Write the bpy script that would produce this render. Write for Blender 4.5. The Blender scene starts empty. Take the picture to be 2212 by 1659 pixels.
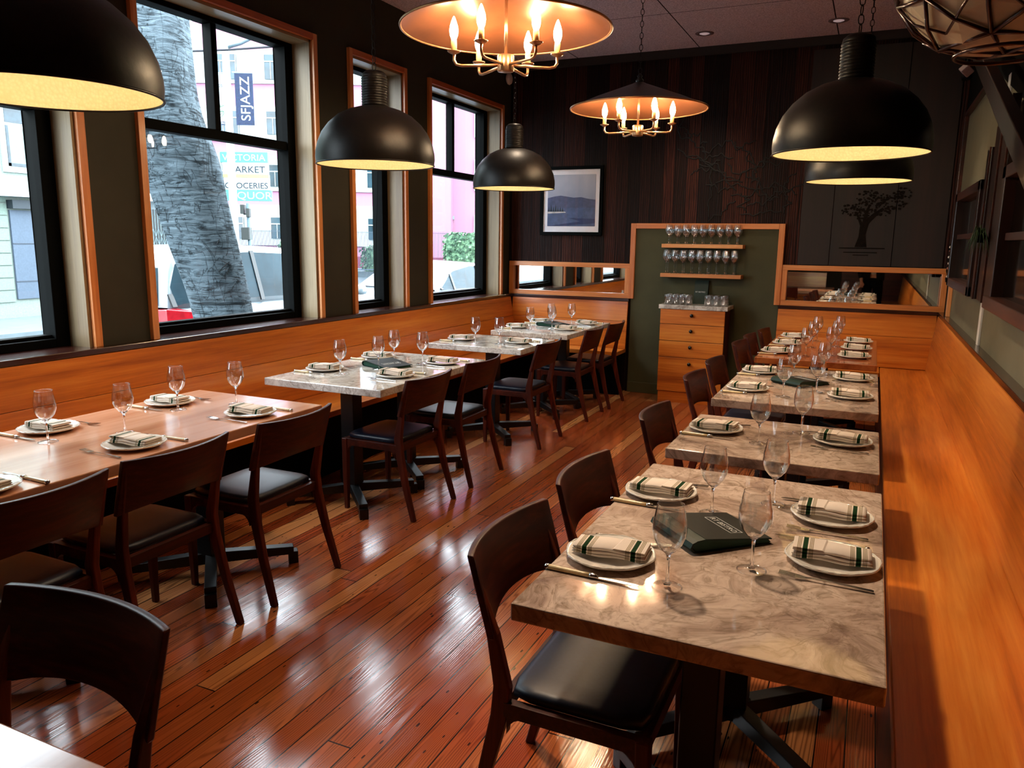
import bpy, bmesh, math, random
from mathutils import Vector, Matrix
random.seed(7)
PI = math.pi
sc = bpy.context.scene
C = bpy.context.collection

# ------------------------------------------------------------------ camera
H = 1.55
FPX, YAW, PIT, ROL = 1665.8, 0.431648, 0.184252, 0.0132945
fwd = Vector((-math.sin(YAW)*math.cos(PIT), math.cos(YAW)*math.cos(PIT), -math.sin(PIT)))
r0 = Vector((math.cos(YAW), math.sin(YAW), 0)); u0 = r0.cross(fwd)
rgt = math.cos(ROL)*r0 + math.sin(ROL)*u0
upv = -math.sin(ROL)*r0 + math.cos(ROL)*u0
cam = bpy.data.cameras.new('camera'); cam.sensor_width = 36; cam.lens = FPX/2212*36
cam.clip_start = 0.02; cam.clip_end = 300
co = bpy.data.objects.new('camera', cam); C.objects.link(co)
M = Matrix.Identity(4)
for i in range(3):
    M[i][0] = rgt[i]; M[i][1] = upv[i]; M[i][2] = -fwd[i]
M[0][3], M[1][3], M[2][3] = 0, 0, H
co.matrix_world = M
sc.camera = co

# ------------------------------------------------------------------ view, world, light
vs = sc.view_settings
sc.display_settings.display_device = 'sRGB'
vs.view_transform = 'Standard'; vs.look = 'None'; vs.gamma = 1; vs.use_curve_mapping = False
vs.exposure = 1.0
cy = sc.cycles
cy.use_denoising = True
cy.max_bounces = 7; cy.diffuse_bounces = 4; cy.glossy_bounces = 4; cy.transmission_bounces = 4
cy.transparent_max_bounces = 24
cy.sample_clamp_indirect = 6.0
cy.caustics_reflective = False; cy.caustics_refractive = False
cy.use_light_tree = True

w = bpy.data.worlds.new('overcast_sky'); sc.world = w; w.use_nodes = True
wn = w.node_tree.nodes; wl = w.node_tree.links
bg = wn['Background']
SKY = 7.8
tc = wn.new('ShaderNodeTexCoord'); mp = wn.new('ShaderNodeMapping'); mp.inputs['Scale'].default_value = (1, 1, 3)
nz = wn.new('ShaderNodeTexNoise'); nz.inputs['Scale'].default_value = 2.0; nz.inputs['Detail'].default_value = 3
cr = wn.new('ShaderNodeValToRGB')
cr.color_ramp.elements[0].color = (0.72, 0.86, 1.0, 1); cr.color_ramp.elements[1].color = (0.92, 0.97, 1.0, 1)
wl.new(tc.outputs['Generated'], mp.inputs[0]); wl.new(mp.outputs[0], nz.inputs['Vector'])
wl.new(nz.outputs['Fac'], cr.inputs[0]); wl.new(cr.outputs[0], bg.inputs['Color'])
bg.inputs['Strength'].default_value = SKY

def portal(name, y0, y1):
    L = bpy.data.lights.new(name, 'AREA'); L.shape = 'RECTANGLE'; L.size = y1-y0; L.size_y = 1.9
    L.cycles.is_portal = True
    o = bpy.data.objects.new(name, L); C.objects.link(o)
    o.matrix_world = Matrix(((0, 0, -1, -3.95), (-1, 0, 0, (y0+y1)/2), (0, 1, 0, 1.93), (0, 0, 0, 1)))
for k, (a, b) in enumerate(((1.28, 2.7), (3.1, 4.53), (4.98, 5.68), (6.12, 7.55))):
    portal('window_daylight', a, b)

def lamp_spot(name, loc, aim, power, size, rad, col, blend=0.8):
    L = bpy.data.lights.new(name, 'SPOT'); L.energy = power; L.spot_size = math.radians(size)
    L.spot_blend = blend; L.shadow_soft_size = rad; L.color = col
    o = bpy.data.objects.new(name, L); C.objects.link(o)
    o.location = loc
    o.rotation_euler = (Vector(aim)-Vector(loc)).to_track_quat('-Z', 'Y').to_euler()
    return o

WARM = (1., .77, .55)
for i, (x, y, tx, ty, p) in enumerate(((-1.22, 2.7, -.36, 1.85, 150), (-1.15, 4.5, -.35, 3.9, 140), (-.21, 6.56, -.2, 6.2, 80), (-1.534, 7.24, -1.5, 7.4, 30), (-2.5, 5.6, -2.9, 4.9, 45), (-2.4, 2.6, -3.0, 2.0, 45))):  # warm spots added to light the tables; most have no ceiling fitting
    lamp_spot('added_ceiling_spot', (x, y, 3.34), (tx, ty, .7), p, 58 if i < 2 else 80, .09, WARM)

# ------------------------------------------------------------------ mesh builder
class MB:
    def __init__(s): s.v = []; s.f = []; s.m = []; s.sm = []
    def add(s, vs_, fs, mat=0, smooth=False):
        b = len(s.v); s.v += [tuple(v) for v in vs_]
        for f in fs: s.f.append(tuple(b+i for i in f)); s.m.append(mat); s.sm.append(smooth)
        return s
    def hexa(s, p, mat=0):
        return s.add(p, [(0, 3, 2, 1), (4, 5, 6, 7), (0, 1, 5, 4), (1, 2, 6, 5), (2, 3, 7, 6), (3, 0, 4, 7)], mat)
    def box(s, x0, x1, y0, y1, z0, z1, mat=0):
        return s.hexa([(x0, y0, z0), (x1, y0, z0), (x1, y1, z0), (x0, y1, z0), (x0, y0, z1), (x1, y0, z1), (x1, y1, z1), (x0, y1, z1)], mat)
    def bar(s, a, b, w_, h_, up=(0, 0, 1), w2=None, h2=None, mat=0):
        a = Vector(a); b = Vector(b); d = (b-a).normalized(); up = Vector(up)
        sx = d.cross(up).normalized(); uy = sx.cross(d).normalized()
        w2 = w_ if w2 is None else w2; h2 = h_ if h2 is None else h2
        q = []
        for c, ww, hh in ((a, w_, h_), (b, w2, h2)):
            q += [c-sx*ww/2-uy*hh/2, c+sx*ww/2-uy*hh/2, c+sx*ww/2+uy*hh/2, c-sx*ww/2+uy*hh/2]
        return s.hexa(q, mat)
    def lathe(s, prof, n=24, o=(0, 0, 0), mat=0, smooth=True, rad=None, closed=False):
        b = len(s.v); k = len(prof)
        for i, (r, z) in enumerate(prof):
            for j in range(n):
                a = 2*PI*j/n; rr = r*(rad(a, i) if rad else 1)
                s.v.append((o[0]+rr*math.cos(a), o[1]+rr*math.sin(a), o[2]+z))
        for i in range(k if closed else k-1):
            i2 = (i+1) % k
            for j in range(n):
                j2 = (j+1) % n
                s.f.append((b+i*n+j, b+i*n+j2, b+i2*n+j2, b+i2*n+j)); s.m.append(mat); s.sm.append(smooth)
        return s
    def rings(s, rs, mat=0, smooth=True, cap=True, closed=True):
        b = len(s.v); n = len(rs[0])
        for r in rs: s.v += [tuple(p) for p in r]
        for i in range(len(rs)-1):
            for j in range(n if closed else n-1):
                j2 = (j+1) % n
                s.f.append((b+i*n+j, b+i*n+j2, b+(i+1)*n+j2, b+(i+1)*n+j)); s.m.append(mat); s.sm.append(smooth)
        if cap:
            s.f.append(tuple(b+j for j in range(n))[::-1]); s.m.append(mat); s.sm.append(False)
            s.f.append(tuple(b+(len(rs)-1)*n+j for j in range(n))); s.m.append(mat); s.sm.append(False)
        return s
    def tube(s, pts, r, n=8, mat=0, cap=True, loop=False, smooth=True):
        pts = [Vector(p) for p in pts]; N = len(pts); rs = []
        up = Vector((0, 0, 1)); prev = None
        for i, p in enumerate(pts):
            if loop: d = pts[(i+1) % N]-pts[i-1]
            else: d = pts[min(i+1, N-1)]-pts[max(i-1, 0)]
            d.normalize()
            if prev is None:
                a = Vector((1, 0, 0)) if abs(d.z) > 0.9 else up
                x = d.cross(a).normalized()
            else:
                x = (prev-d*prev.dot(d)).normalized()
            prev = x; y = d.cross(x)
            rr = r[i] if isinstance(r, (list, tuple)) else r
            rs.append([p+x*rr*math.cos(2*PI*j/n)+y*rr*math.sin(2*PI*j/n) for j in range(n)])
        if loop: rs.append(rs[0])
        return s.rings(rs, mat, smooth, cap and not loop)
    def prism(s, poly, z0, z1, mat=0, f=lambda x, y, z: (x, y, z), smooth=False):
        n = len(poly); b = len(s.v)
        s.v += [tuple(f(x, y, z0)) for x, y in poly]+[tuple(f(x, y, z1)) for x, y in poly]
        s.f.append(tuple(b+i for i in range(n))[::-1]); s.f.append(tuple(b+n+i for i in range(n)))
        s.m += [mat, mat]; s.sm += [False, False]
        for i in range(n):
            j = (i+1) % n; s.f.append((b+i, b+j, b+n+j, b+n+i)); s.m.append(mat); s.sm.append(smooth)
        return s
    def build(s, name, mats, parent=None, bevel=0, seg=2, subsurf=0, angle=35, fix=True):
        me = bpy.data.meshes.new(name); me.from_pydata(s.v, [], s.f)
        if not isinstance(mats, (list, tuple)): mats = [mats]
        for m in mats: me.materials.append(m)
        for p, m, q in zip(me.polygons, s.m, s.sm): p.material_index = m; p.use_smooth = q
        if fix:
            bm = bmesh.new(); bm.from_mesh(me); bmesh.ops.remove_doubles(bm, verts=bm.verts, dist=1e-6)
            bmesh.ops.recalc_face_normals(bm, faces=bm.faces); bm.to_mesh(me); bm.free()
        o = bpy.data.objects.new(name, me); C.objects.link(o)
        if parent: o.parent = parent
        if bevel:
            b = o.modifiers.new('bevel', 'BEVEL'); b.width = bevel; b.segments = seg; b.limit_method = 'ANGLE'; b.angle_limit = math.radians(angle)
        if subsurf:
            b = o.modifiers.new('subd', 'SUBSURF'); b.levels = subsurf; b.render_levels = subsurf
        return o

def tag(o, label, cat, group=None, kind=None):
    o['label'] = label; o['category'] = cat
    if group: o['group'] = group
    if kind: o['kind'] = kind
    return o
def thing(name, label, cat, loc=(0, 0, 0), rz=0, group=None):
    o = bpy.data.objects.new(name, None); C.objects.link(o); o.empty_display_size = 0.1
    o.location = loc; o.rotation_euler = (0, 0, rz)
    return tag(o, label, cat, group)
def struct(o, label=None):
    o['kind'] = 'structure'
    if label: o['label'] = label
    return o
def dup(root, loc, rz, label, group=None):
    r = root.copy(); C.objects.link(r); r.location = loc; r.rotation_euler = (0, 0, rz)
    r['label'] = label
    if group: r['group'] = group
    for ch in list(root.children):
        c = ch.copy(); C.objects.link(c); c.parent = r
        for g in ch.children:
            d = g.copy(); C.objects.link(d); d.parent = c
    return r

# ------------------------------------------------------------------ materials
def lin(h):
    h = h.lstrip('#'); o = []
    for i in (0, 2, 4):
        c = int(h[i:i+2], 16)/255; o.append(c/12.92 if c <= .04045 else ((c+.055)/1.055)**2.4)
    return (*o, 1)
class NT:
    def __init__(s, name, rough=.5, metal=0, coat=0, spec=None):
        s.mat = bpy.data.materials.new(name); s.mat.use_nodes = True
        s.n = s.mat.node_tree.nodes; s.l = s.mat.node_tree.links
        s.b = s.n['Principled BSDF']; s.out = s.n['Material Output']
        s.b.inputs['Roughness'].default_value = rough; s.b.inputs['Metallic'].default_value = metal
        s.b.inputs['Coat Weight'].default_value = coat; s.b.inputs['Coat Roughness'].default_value = .12
        if spec is not None: s.b.inputs['Specular IOR Level'].default_value = spec
        s._co = None
    def set(s, sock, v):
        if hasattr(v, 'links') or isinstance(v, bpy.types.NodeSocket): s.l.new(v, sock)
        else: sock.default_value = v
    def co(s):
        if s._co is None: s._co = s.n.new('ShaderNodeTexCoord').outputs['Object']
        return s._co
    def map(s, scale=(1, 1, 1), loc=(0, 0, 0), rot=(0, 0, 0), v=None):
        m = s.n.new('ShaderNodeMapping'); s.l.new(v or s.co(), m.inputs[0])
        m.inputs['Scale'].default_value = scale; m.inputs['Location'].default_value = loc; m.inputs['Rotation'].default_value = rot
        return m.outputs[0]
    def noise(s, v=None, scale=5, detail=4, rough=.55, dist=0, out='Fac'):
        m = s.n.new('ShaderNodeTexNoise'); s.l.new(v or s.co(), m.inputs['Vector'])
        m.inputs['Scale'].default_value = scale; m.inputs['Detail'].default_value = detail
        m.inputs['Roughness'].default_value = rough; m.inputs['Distortion'].default_value = dist
        return m.outputs[out]
    def white(s, v):
        m = s.n.new('ShaderNodeTexWhiteNoise'); m.noise_dimensions = '3D'; s.l.new(v, m.inputs['Vector']); return m
    def voro(s, v=None, scale=5, feature='F1', out='Distance', rnd=1):
        m = s.n.new('ShaderNodeTexVoronoi'); m.feature = feature; s.l.new(v or s.co(), m.inputs['Vector'])
        m.inputs['Scale'].default_value = scale; m.inputs['Randomness'].default_value = rnd
        return m.outputs[out]
    def math(s, op, a, b=None, c=None, clamp=False):
        m = s.n.new('ShaderNodeMath'); m.operation = op; m.use_clamp = clamp
        s.set(m.inputs[0], a)
        if b is not None: s.set(m.inputs[1], b)
        if c is not None: s.set(m.inputs[2], c)
        return m.outputs[0]
    def ramp(s, f, stops, interp='LINEAR'):
        m = s.n.new('ShaderNodeValToRGB'); s.l.new(f, m.inputs[0]); e = m.color_ramp.elements; m.color_ramp.interpolation = interp
        for i, (p, c) in enumerate(stops):
            c = lin(c) if isinstance(c, str) else ((c, c, c, 1) if not hasattr(c, '__len__') else c)
            if i < 2: e[i].position = p; e[i].color = c
            else: q = e.new(p); q.color = c
        return m.outputs[0]
    def mix(s, f, a, b, blend='MIX'):
        m = s.n.new('ShaderNodeMix'); m.data_type = 'RGBA'; m.blend_type = blend
        s.set(m.inputs[0], f); s.set(m.inputs[6], lin(a) if isinstance(a, str) else a); s.set(m.inputs[7], lin(b) if isinstance(b, str) else b)
        return m.outputs[2]
    def sep(s, v=None):
        m = s.n.new('ShaderNodeSeparateXYZ'); s.l.new(v or s.co(), m.inputs[0]); return m.outputs
    def comb(s, x=0., y=0., z=0.):
        m = s.n.new('ShaderNodeCombineXYZ')
        for i, q in enumerate((x, y, z)): s.set(m.inputs[i], q)
        return m.outputs[0]
    def bump(s, h, strength=.2, dist=.01):
        m = s.n.new('ShaderNodeBump'); s.l.new(h, m.inputs['Height']); m.inputs['Strength'].default_value = strength
        m.inputs['Distance'].default_value = dist; s.l.new(m.outputs[0], s.b.inputs['Normal']); return m
    def color(s, v): s.set(s.b.inputs['Base Color'], lin(v) if isinstance(v, str) else v); return s
    def roughness(s, v): s.set(s.b.inputs['Roughness'], v); return s

def plain(name, col, rough=.5, metal=0, coat=0, spec=None, var=.12, scale=30):
    t = NT(name, rough, metal, coat, spec); c = lin(col)
    n = t.noise(scale=scale, detail=3)
    lo = tuple(max(0, x*(1-var)) for x in c[:3])+(1,); hi = tuple(min(1, x*(1+var)) for x in c[:3])+(1,)
    t.color(t.ramp(n, [(.3, lo), (.7, hi)])); return t.mat
def emis(name, col, strength):
    t = NT(name); t.b.inputs['Emission Color'].default_value = lin(col); t.b.inputs['Emission Strength'].default_value = strength
    t.color(col); return t.mat

def wood(name, dark, mid, light, axis='y', rough=.35, coat=.0, gs=26, board=None, boardaxis='z', contrast=1.0):
    """grain runs along axis; board = width of the boards laid side by side along boardaxis"""
    t = NT(name, rough, coat=coat)
    st = {'x': (1.2, gs, gs), 'y': (gs, 1.2, gs), 'z': (gs, gs, 1.2)}[axis]
    off = None
    v = t.co()
    if board:
        sp = t.sep(); ax = {'x': 0, 'y': 1, 'z': 2}[boardaxis]
        row = t.math('FLOOR', t.math('DIVIDE', sp[ax], board))
        rn = t.white(t.comb(row, 3.1, 7.7)).outputs['Value']
        sh = t.math('MULTIPLY', rn, 37.)
        vm = t.n.new('ShaderNodeVectorMath'); vm.operation = 'ADD'; t.l.new(v, vm.inputs[0]); t.l.new(t.comb(sh, sh, sh), vm.inputs[1]); v = vm.outputs[0]
    big = t.noise(t.map(tuple(q*.22 for q in st), v=v), 1, 3, .5, .8)
    fine = t.noise(t.map(st, v=v), 2.2, 5, .6, .3)
    f = t.math('ADD', t.math('MULTIPLY', big, .62), t.math('MULTIPLY', fine, .38))
    if board:
        f = t.math('ADD', f, t.math('MULTIPLY', t.math('SUBTRACT', rn, .5), .18))
    if name.startswith('chair'): t.b.inputs['Specular IOR Level'].default_value = .28
    k = .16/contrast
    c = t.ramp(f, [(.5-k, dark), (.5+k, light), (.5, mid)])
    t.color(c)
    t.bump(fine, .08, .002)
    return t.mat

MT = {}
MT['bench'] = wood('bench_wood', '#a04e12', '#cc7020', '#e0903a', 'y', .34, .25)
MT['benchx'] = wood('bench_wood_across', '#a04e12', '#cc7020', '#e0903a', 'x', .34, .25)
MT['trimz'] = wood('trim_wood_upright', '#b05c26', '#cc7a3c', '#e09a60', 'z', .4, .1)
MT['trimx'] = wood('trim_wood_across', '#b05c26', '#cc7a3c', '#e09a60', 'x', .4, .1)
MT['trimy'] = wood('trim_wood_along', '#8a3a14', '#b0521e', '#c87038', 'y', .4, .1)
MT['reveal'] = wood('reveal_wood', '#6c543a', '#857050', '#9e8866', 'z', .45)
MT['revealy'] = wood('reveal_wood_along', '#6c543a', '#857050', '#9e8866', 'y', .35)
MT['ledge'] = wood('ledge_wood', '#1c0b08', '#2c120c', '#401c12', 'y', .22, .4)
MT['chair'] = wood('chair_walnut', '#2a0c06', '#48180b', '#6c2a12', 'z', .42, .03, 34)
MT['chairx'] = wood('chair_walnut_across', '#220905', '#3a1208', '#5a200e', 'x', .42, .03, 34)
MT['wtable'] = wood('table_wood', '#a86c4c', '#c48c6c', '#d49e80', 'y', .2, .5, 14, board=.19, boardaxis='x')
MT['wtable2'] = wood('far_table_wood', '#7a3412', '#9c4c20', '#b46430', 'y', .24, .5, 14, board=.19, boardaxis='x')
MT['darkwood'] = wood('dark_window_wood', '#0c0403', '#1c0805', '#30100a', 'z', .4, .2, 20)
MT['darkwoody'] = wood('dark_window_wood_along', '#1c0805', '#34120a', '#542616', 'y', .4, .2, 20)
MT['shelf'] = wood('shelf_wood', '#a8602e', '#c98448', '#e0a468', 'x', .5, 0, 22)
MT['nearwall'] = wood('red_panel_wood', '#28070a', '#45100e', '#641c12', 'x', .45, .1, 10, board=.2, boardaxis='z')
MT['olive'] = plain('olive_paint', '#343024', .75, spec=.25, var=.08, scale=6)
MT['panel'] = plain('green_panel_paint', '#45442f', .75, spec=.25, var=.08, scale=5)
MT['rightpaint'] = plain('grey_green_paint', '#6e6854', .75, spec=.25, var=.06, scale=6)
MT['soffit'] = plain('soffit_paint', '#241c18', .7, var=.1)
MT['black'] = plain('black_frame_paint', '#020303', .6, spec=.06, var=.2)
MT['iron'] = plain('black_cast_iron', '#06080a', .38, var=.3, scale=60)
MT['chain'] = plain('dark_chain_metal', '#1a1410', .4, metal=.8)
MT['leather'] = plain('black_leather', '#0a1222', .42, spec=.4, var=.3, scale=90)  # blue of the window sheen on the seats is mixed into this base
MT['steel'] = plain('polished_steel', '#c8c6c2', .16, metal=1, var=.06)
MT['horn'] = plain('ivory_handle', '#cdb78a', .35, coat=.3, var=.2, scale=60)
MT['china'] = plain('white_china', '#dcd6cc', .12, coat=.5, var=.03)
MT['menu'] = plain('green_menu_cover', '#04241b', .5, spec=.3, var=.15)
MT['menutop'] = plain('dark_green_leather', '#0e110a', .55, spec=.3, var=.2, scale=120)
MT['menutext'] = plain('silver_print', '#c9c9c4', .5, var=.03)
MT['knob'] = plain('black_knob', '#0a0808', .25, var=.2)
MT['brass'] = plain('brushed_nickel_brass', '#a88060', .3, metal=.9, var=.1)
MT['white'] = plain('white_paint', '#d8d4cf', .5, var=.04)
MT['copper'] = plain('copper_lattice', '#3a1408', .3, metal=.6, coat=.5, var=.25)
MT['capiz'] = plain('cream_shell_panels', '#c0ae94', .45, var=.12, scale=12)
MT['mirror'] = plain('mirror_glass', '#e8ecea', .015, metal=1, var=.01)
MT['darkglass'] = plain('dark_glass', '#050505', .06, coat=.5, spec=.6)
MT['leaf'] = plain('leaf_green', '#1c3a12', .5, var=.4, scale=20)

def make_floor():
    t = NT('old_fir_floorboards', .2, coat=.5)
    W = .0866; sp = t.sep()
    u = t.math('DIVIDE', t.math('ADD', sp[0], 20.04), W); row = t.math('FLOOR', u); fu = t.math('FRACT', u)
    rr = t.white(t.comb(row, 1.7, 2.3)).outputs['Value']
    vv = t.math('ADD', t.math('DIVIDE', sp[1], 3.6), t.math('MULTIPLY', rr, 13.)); col = t.math('FLOOR', vv); fv = t.math('FRACT', vv)
    idn = t.white(t.comb(row, col, 5.)); rid = idn.outputs['Value']
    sh = t.math('MULTIPLY', rid, 91.)
    gx = t.math('MULTIPLY', sp[0], 1.)
    g = t.comb(t.math('ADD', gx, sh), t.math('ADD', t.math('MULTIPLY', sp[1], .06), sh), 0.)
    warp = t.noise(g, 9, 2, .5, .6)
    rings = t.n.new('ShaderNodeTexWave'); rings.wave_type = 'BANDS'; rings.bands_direction = 'X'
    gv = t.comb(t.math('ADD', t.math('ADD', gx, sh), t.math('MULTIPLY', warp, .16)), t.math('MULTIPLY', sp[1], .04), 0.)
    t.l.new(gv, rings.inputs['Vector']); rings.inputs['Scale'].default_value = 34; rings.inputs['Distortion'].default_value = 2.2
    rings.inputs['Detail'].default_value = 3; rings.inputs['Detail Scale'].default_value = 1.2
    base = t.ramp(rid, [(0., '#7a361c'), (.25, '#a6552c'), (.5, '#8a3c1c'), (.75, '#b46a3a'), (1., '#c88a54')])
    gr = t.ramp(rings.outputs['Fac'], [(0., .3), (.4, .95), (1., 1.2)])
    c = t.mix(.75, base, gr, 'MULTIPLY')
    blot = t.noise(scale=1.3, detail=3)
    c = t.mix(t.ramp(blot, [(.42, 0.), (.7, .5)]), c, '#842410', 'MIX'); c = t.mix(t.ramp(t.noise(t.map((1, .5, 1), (5, 2, 0)), 1.1, 2), [(.48, 0.), (.7, .45)]), c, '#a4602e', 'MIX')
    # knots and nail marks
    kn = t.voro(t.map((26, 9, 1)), 1, 'F1'); kmask = t.math('LESS_THAN', kn, t.math('MULTIPLY', t.noise(scale=5, detail=0), .16))
    c = t.mix(t.math('MULTIPLY', kmask, .85), c, '#160603')
    e1 = t.math('LESS_THAN', fu, .05); e2 = t.math('LESS_THAN', fv, .0014)
    gap = t.math('MAXIMUM', e1, e2)
    c = t.mix(gap, c, '#0a0403')
    t.color(c)
    t.roughness(t.math('ADD', t.math('MULTIPLY', t.noise(scale=7, detail=4), .22), t.math('MULTIPLY', rid, .05), clamp=True))
    hgt = t.math('SUBTRACT', t.math('ADD', t.math('MULTIPLY', rings.outputs['Fac'], .10), t.math('MULTIPLY', t.noise(t.map((6, 1.2, 1)), 3, 2), .5)), gap)
    t.bump(hgt, .25, .003)
    t.b.inputs['Coat Roughness'].default_value = .16
    return t.mat
MT['floor'] = make_floor()

def make_marble(name='veined_marble', seed=0., tint=('#846c60', '#b89e8c', '#d0b8a6')):
    t = NT(name, .07, coat=.25); t.b.inputs['Coat Roughness'].default_value = .02
    v = t.map((1, 1, 1), (seed, seed*1.3, seed*.7))
    wv = t.noise(v, 2.2, 3, .5, 0, 'Color')
    vm = t.n.new('ShaderNodeVectorMath'); vm.operation = 'MULTIPLY_ADD'; t.l.new(wv, vm.inputs[0]); vm.inputs[1].default_value = (.55, .55, .55); t.l.new(v, vm.inputs[2])
    wvv = vm.outputs[0]
    cloud = t.noise(wvv, 5, 6, .62, .5)
    c = t.ramp(cloud, [(.34, tint[0]), (.58, tint[2]), (.46, tint[1])])
    fine = t.noise(wvv, 22, 5, .7, 1.2)
    c = t.mix(t.ramp(fine, [(.48, 0.), (.7, .7)]), c, '#75604a')
    for sc_, wd, amt, colr in ((2.3, .007, .55, '#6a5038'), (5.2, .012, .5, '#6f5640'), (15, .02, .45, '#6a543e')):
        d = t.voro(wvv, sc_, 'DISTANCE_TO_EDGE')
        m = t.ramp(d, [(0., 1.), (wd*2.2, 0.)])
        keep = t.ramp(t.noise(v, sc_*.7, 2), [(.45, 0.), (.6, 1.)])
        c = t.mix(t.math('MULTIPLY', t.math('MULTIPLY', m, keep), amt), c, colr)
    fl = t.noise(wvv, 55, 3, .75, .8); zone = t.ramp(t.noise(v, 3.2, 3, .6), [(.42, .15), (.6, 1.)])
    c = t.mix(t.math('MULTIPLY', t.ramp(fl, [(.56, 0.), (.66, .6)]), zone), c, '#6e553c')
    t.color(c)
    return t.mat
MT['marble'] = make_marble()
MT['marble_w'] = make_marble('pale_veined_marble', 4.2, ('#a49c96', '#cfc8c0', '#e2dcd4'))

def make_planks():
    t = NT('dark_cedar_planks', .6, spec=.15)
    sp = t.sep(); W = .118
    u = t.math('DIVIDE', t.math('ADD', sp[0], 10.), W); row = t.math('FLOOR', u); fu = t.math('FRACT', u)
    rid = t.white(t.comb(row, 2., 2.)).outputs['Value']; sh = t.math('MULTIPLY', rid, 51.)
    g = t.comb(t.math('ADD', sp[0], sh), 0., t.math('ADD', t.math('MULTIPLY', sp[2], .09), sh))
    rings = t.n.new('ShaderNodeTexWave'); rings.bands_direction = 'X'; t.l.new(g, rings.inputs['Vector'])
    rings.inputs['Scale'].default_value = 16; rings.inputs['Distortion'].default_value = 7; rings.inputs['Detail'].default_value = 3; rings.inputs['Detail Scale'].default_value = 1.6
    f = t.noise(t.map((60, 60, 3)), 1.5, 4)
    base = t.ramp(rid, [(0., '#140807'), (.4, '#200e0a'), (.7, '#2e140e'), (1., '#3c1c14')])
    c = t.mix(.8, base, t.ramp(rings.outputs['Fac'], [(0., .3), (.6, 1.), (1., 2.0)]), 'MULTIPLY')
    c = t.mix(.5, c, t.ramp(f, [(.35, .5), (.7, 1.3)]), 'MULTIPLY')
    gap = t.math('LESS_THAN', fu, .045)
    c = t.mix(gap, c, '#040202'); t.color(c)
    t.bump(t.math('SUBTRACT', t.math('MULTIPLY', rings.outputs['Fac'], .6), t.math('MULTIPLY', gap, 2.)), .7, .005)
    return t.mat
MT['planks'] = make_planks()

def make_ceiling():
    t = NT('acoustic_ceiling_boards', .9, spec=.1)
    sp = t.sep()
    fx = t.math('FRACT', t.math('DIVIDE', t.math('ADD', sp[0], 10.22), 1.22)); fy = t.math('FRACT', t.math('DIVIDE', t.math('ADD', sp[1], 10.5), 2.44))
    gap = t.math('MAXIMUM', t.math('LESS_THAN', fx, .008), t.math('LESS_THAN', fy, .004))
    n = t.noise(scale=110, detail=3); c = t.ramp(n, [(.35, '#a89aa2'), (.65, '#e0d4da')])
    c = t.mix(gap, c, '#1a1416'); t.color(c); t.bump(n, .5, .006); return t.mat
MT['ceiling'] = make_ceiling()

def make_glass(name, tint=(1, 1, 1, 1), ior=1.45, edge=.25, rough=0.):
    t = NT(name); n = t.n
    tr = n.new('ShaderNodeBsdfTransparent'); gl = n.new('ShaderNodeBsdfGlossy'); gl.inputs['Roughness'].default_value = rough
    fr = n.new('ShaderNodeFresnel'); fr.inputs['IOR'].default_value = ior
    lw = n.new('ShaderNodeLayerWeight'); lw.inputs['Blend'].default_value = .35
    n.remove(fr); lw.inputs['Blend'].default_value = .5; f0 = ((ior-1)/(ior+1))**2
    f = t.math('ADD', t.math('MULTIPLY_ADD', t.math('POWER', lw.outputs['Facing'], 5.), 1-f0, f0), t.math('MULTIPLY', t.math('POWER', lw.outputs['Facing'], 3.), edge), clamp=True)
    tr.inputs['Color'].default_value = tint
    mx = n.new('ShaderNodeMixShader'); t.l.new(f, mx.inputs[0]); t.l.new(tr.outputs[0], mx.inputs[1]); t.l.new(gl.outputs[0], mx.inputs[2])
    t.l.new(mx.outputs[0], t.out.inputs['Surface']); n.remove(t.b); return t.mat
MT['glass'] = make_glass('drinking_glass', (.99, .99, .99, 1), 2.0, .9)
def real_glass():
    t = NT('solid_stem_glass', 0.0); t.b.inputs['Transmission Weight'].default_value = 1; t.b.inputs['IOR'].default_value = 1.5; t.color('#ffffff'); return t.mat
MT['glass_solid'] = real_glass()
MT['glass_stem'] = make_glass('glass_stem', (.99, .99, .99, 1), 1.42, .45)
MT['pane'] = make_glass('window_glass', (.97, .99, .99, 1), 1.25, .0)
MT['picglass'] = make_glass('picture_glass', (1, 1, 1, 1), 1.4, .0)
MT['carglass'] = make_glass('car_glass', (.45, .55, .55, 1), 1.6, .1)

def make_napkin():
    t = NT('striped_linen', .85, spec=.1)
    sp = t.sep(); y = t.math('ABSOLUTE', sp[1])
    def band(c_, w_): return t.math('LESS_THAN', t.math('ABSOLUTE', t.math('SUBTRACT', y, c_)), w_)
    g = band(.062, .0058)
    th = None
    for q in (.044, .0475, .051, .073, .0765, .080):
        b = band(q, .0011); th = b if th is None else t.math('MAXIMUM', th, b)
    wv = t.noise(t.map((400, 400, 400)), 1, 1)
    c = t.mix(t.math('MULTIPLY', wv, .25), '#dccdc0', '#bcab9c')
    c = t.mix(t.math('MULTIPLY', th, .8), c, '#6a5a24'); c = t.mix(g, c, '#123014')
    t.color(c); t.bump(wv, .2, .001); return t.mat
MT['napkin'] = make_napkin()

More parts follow.
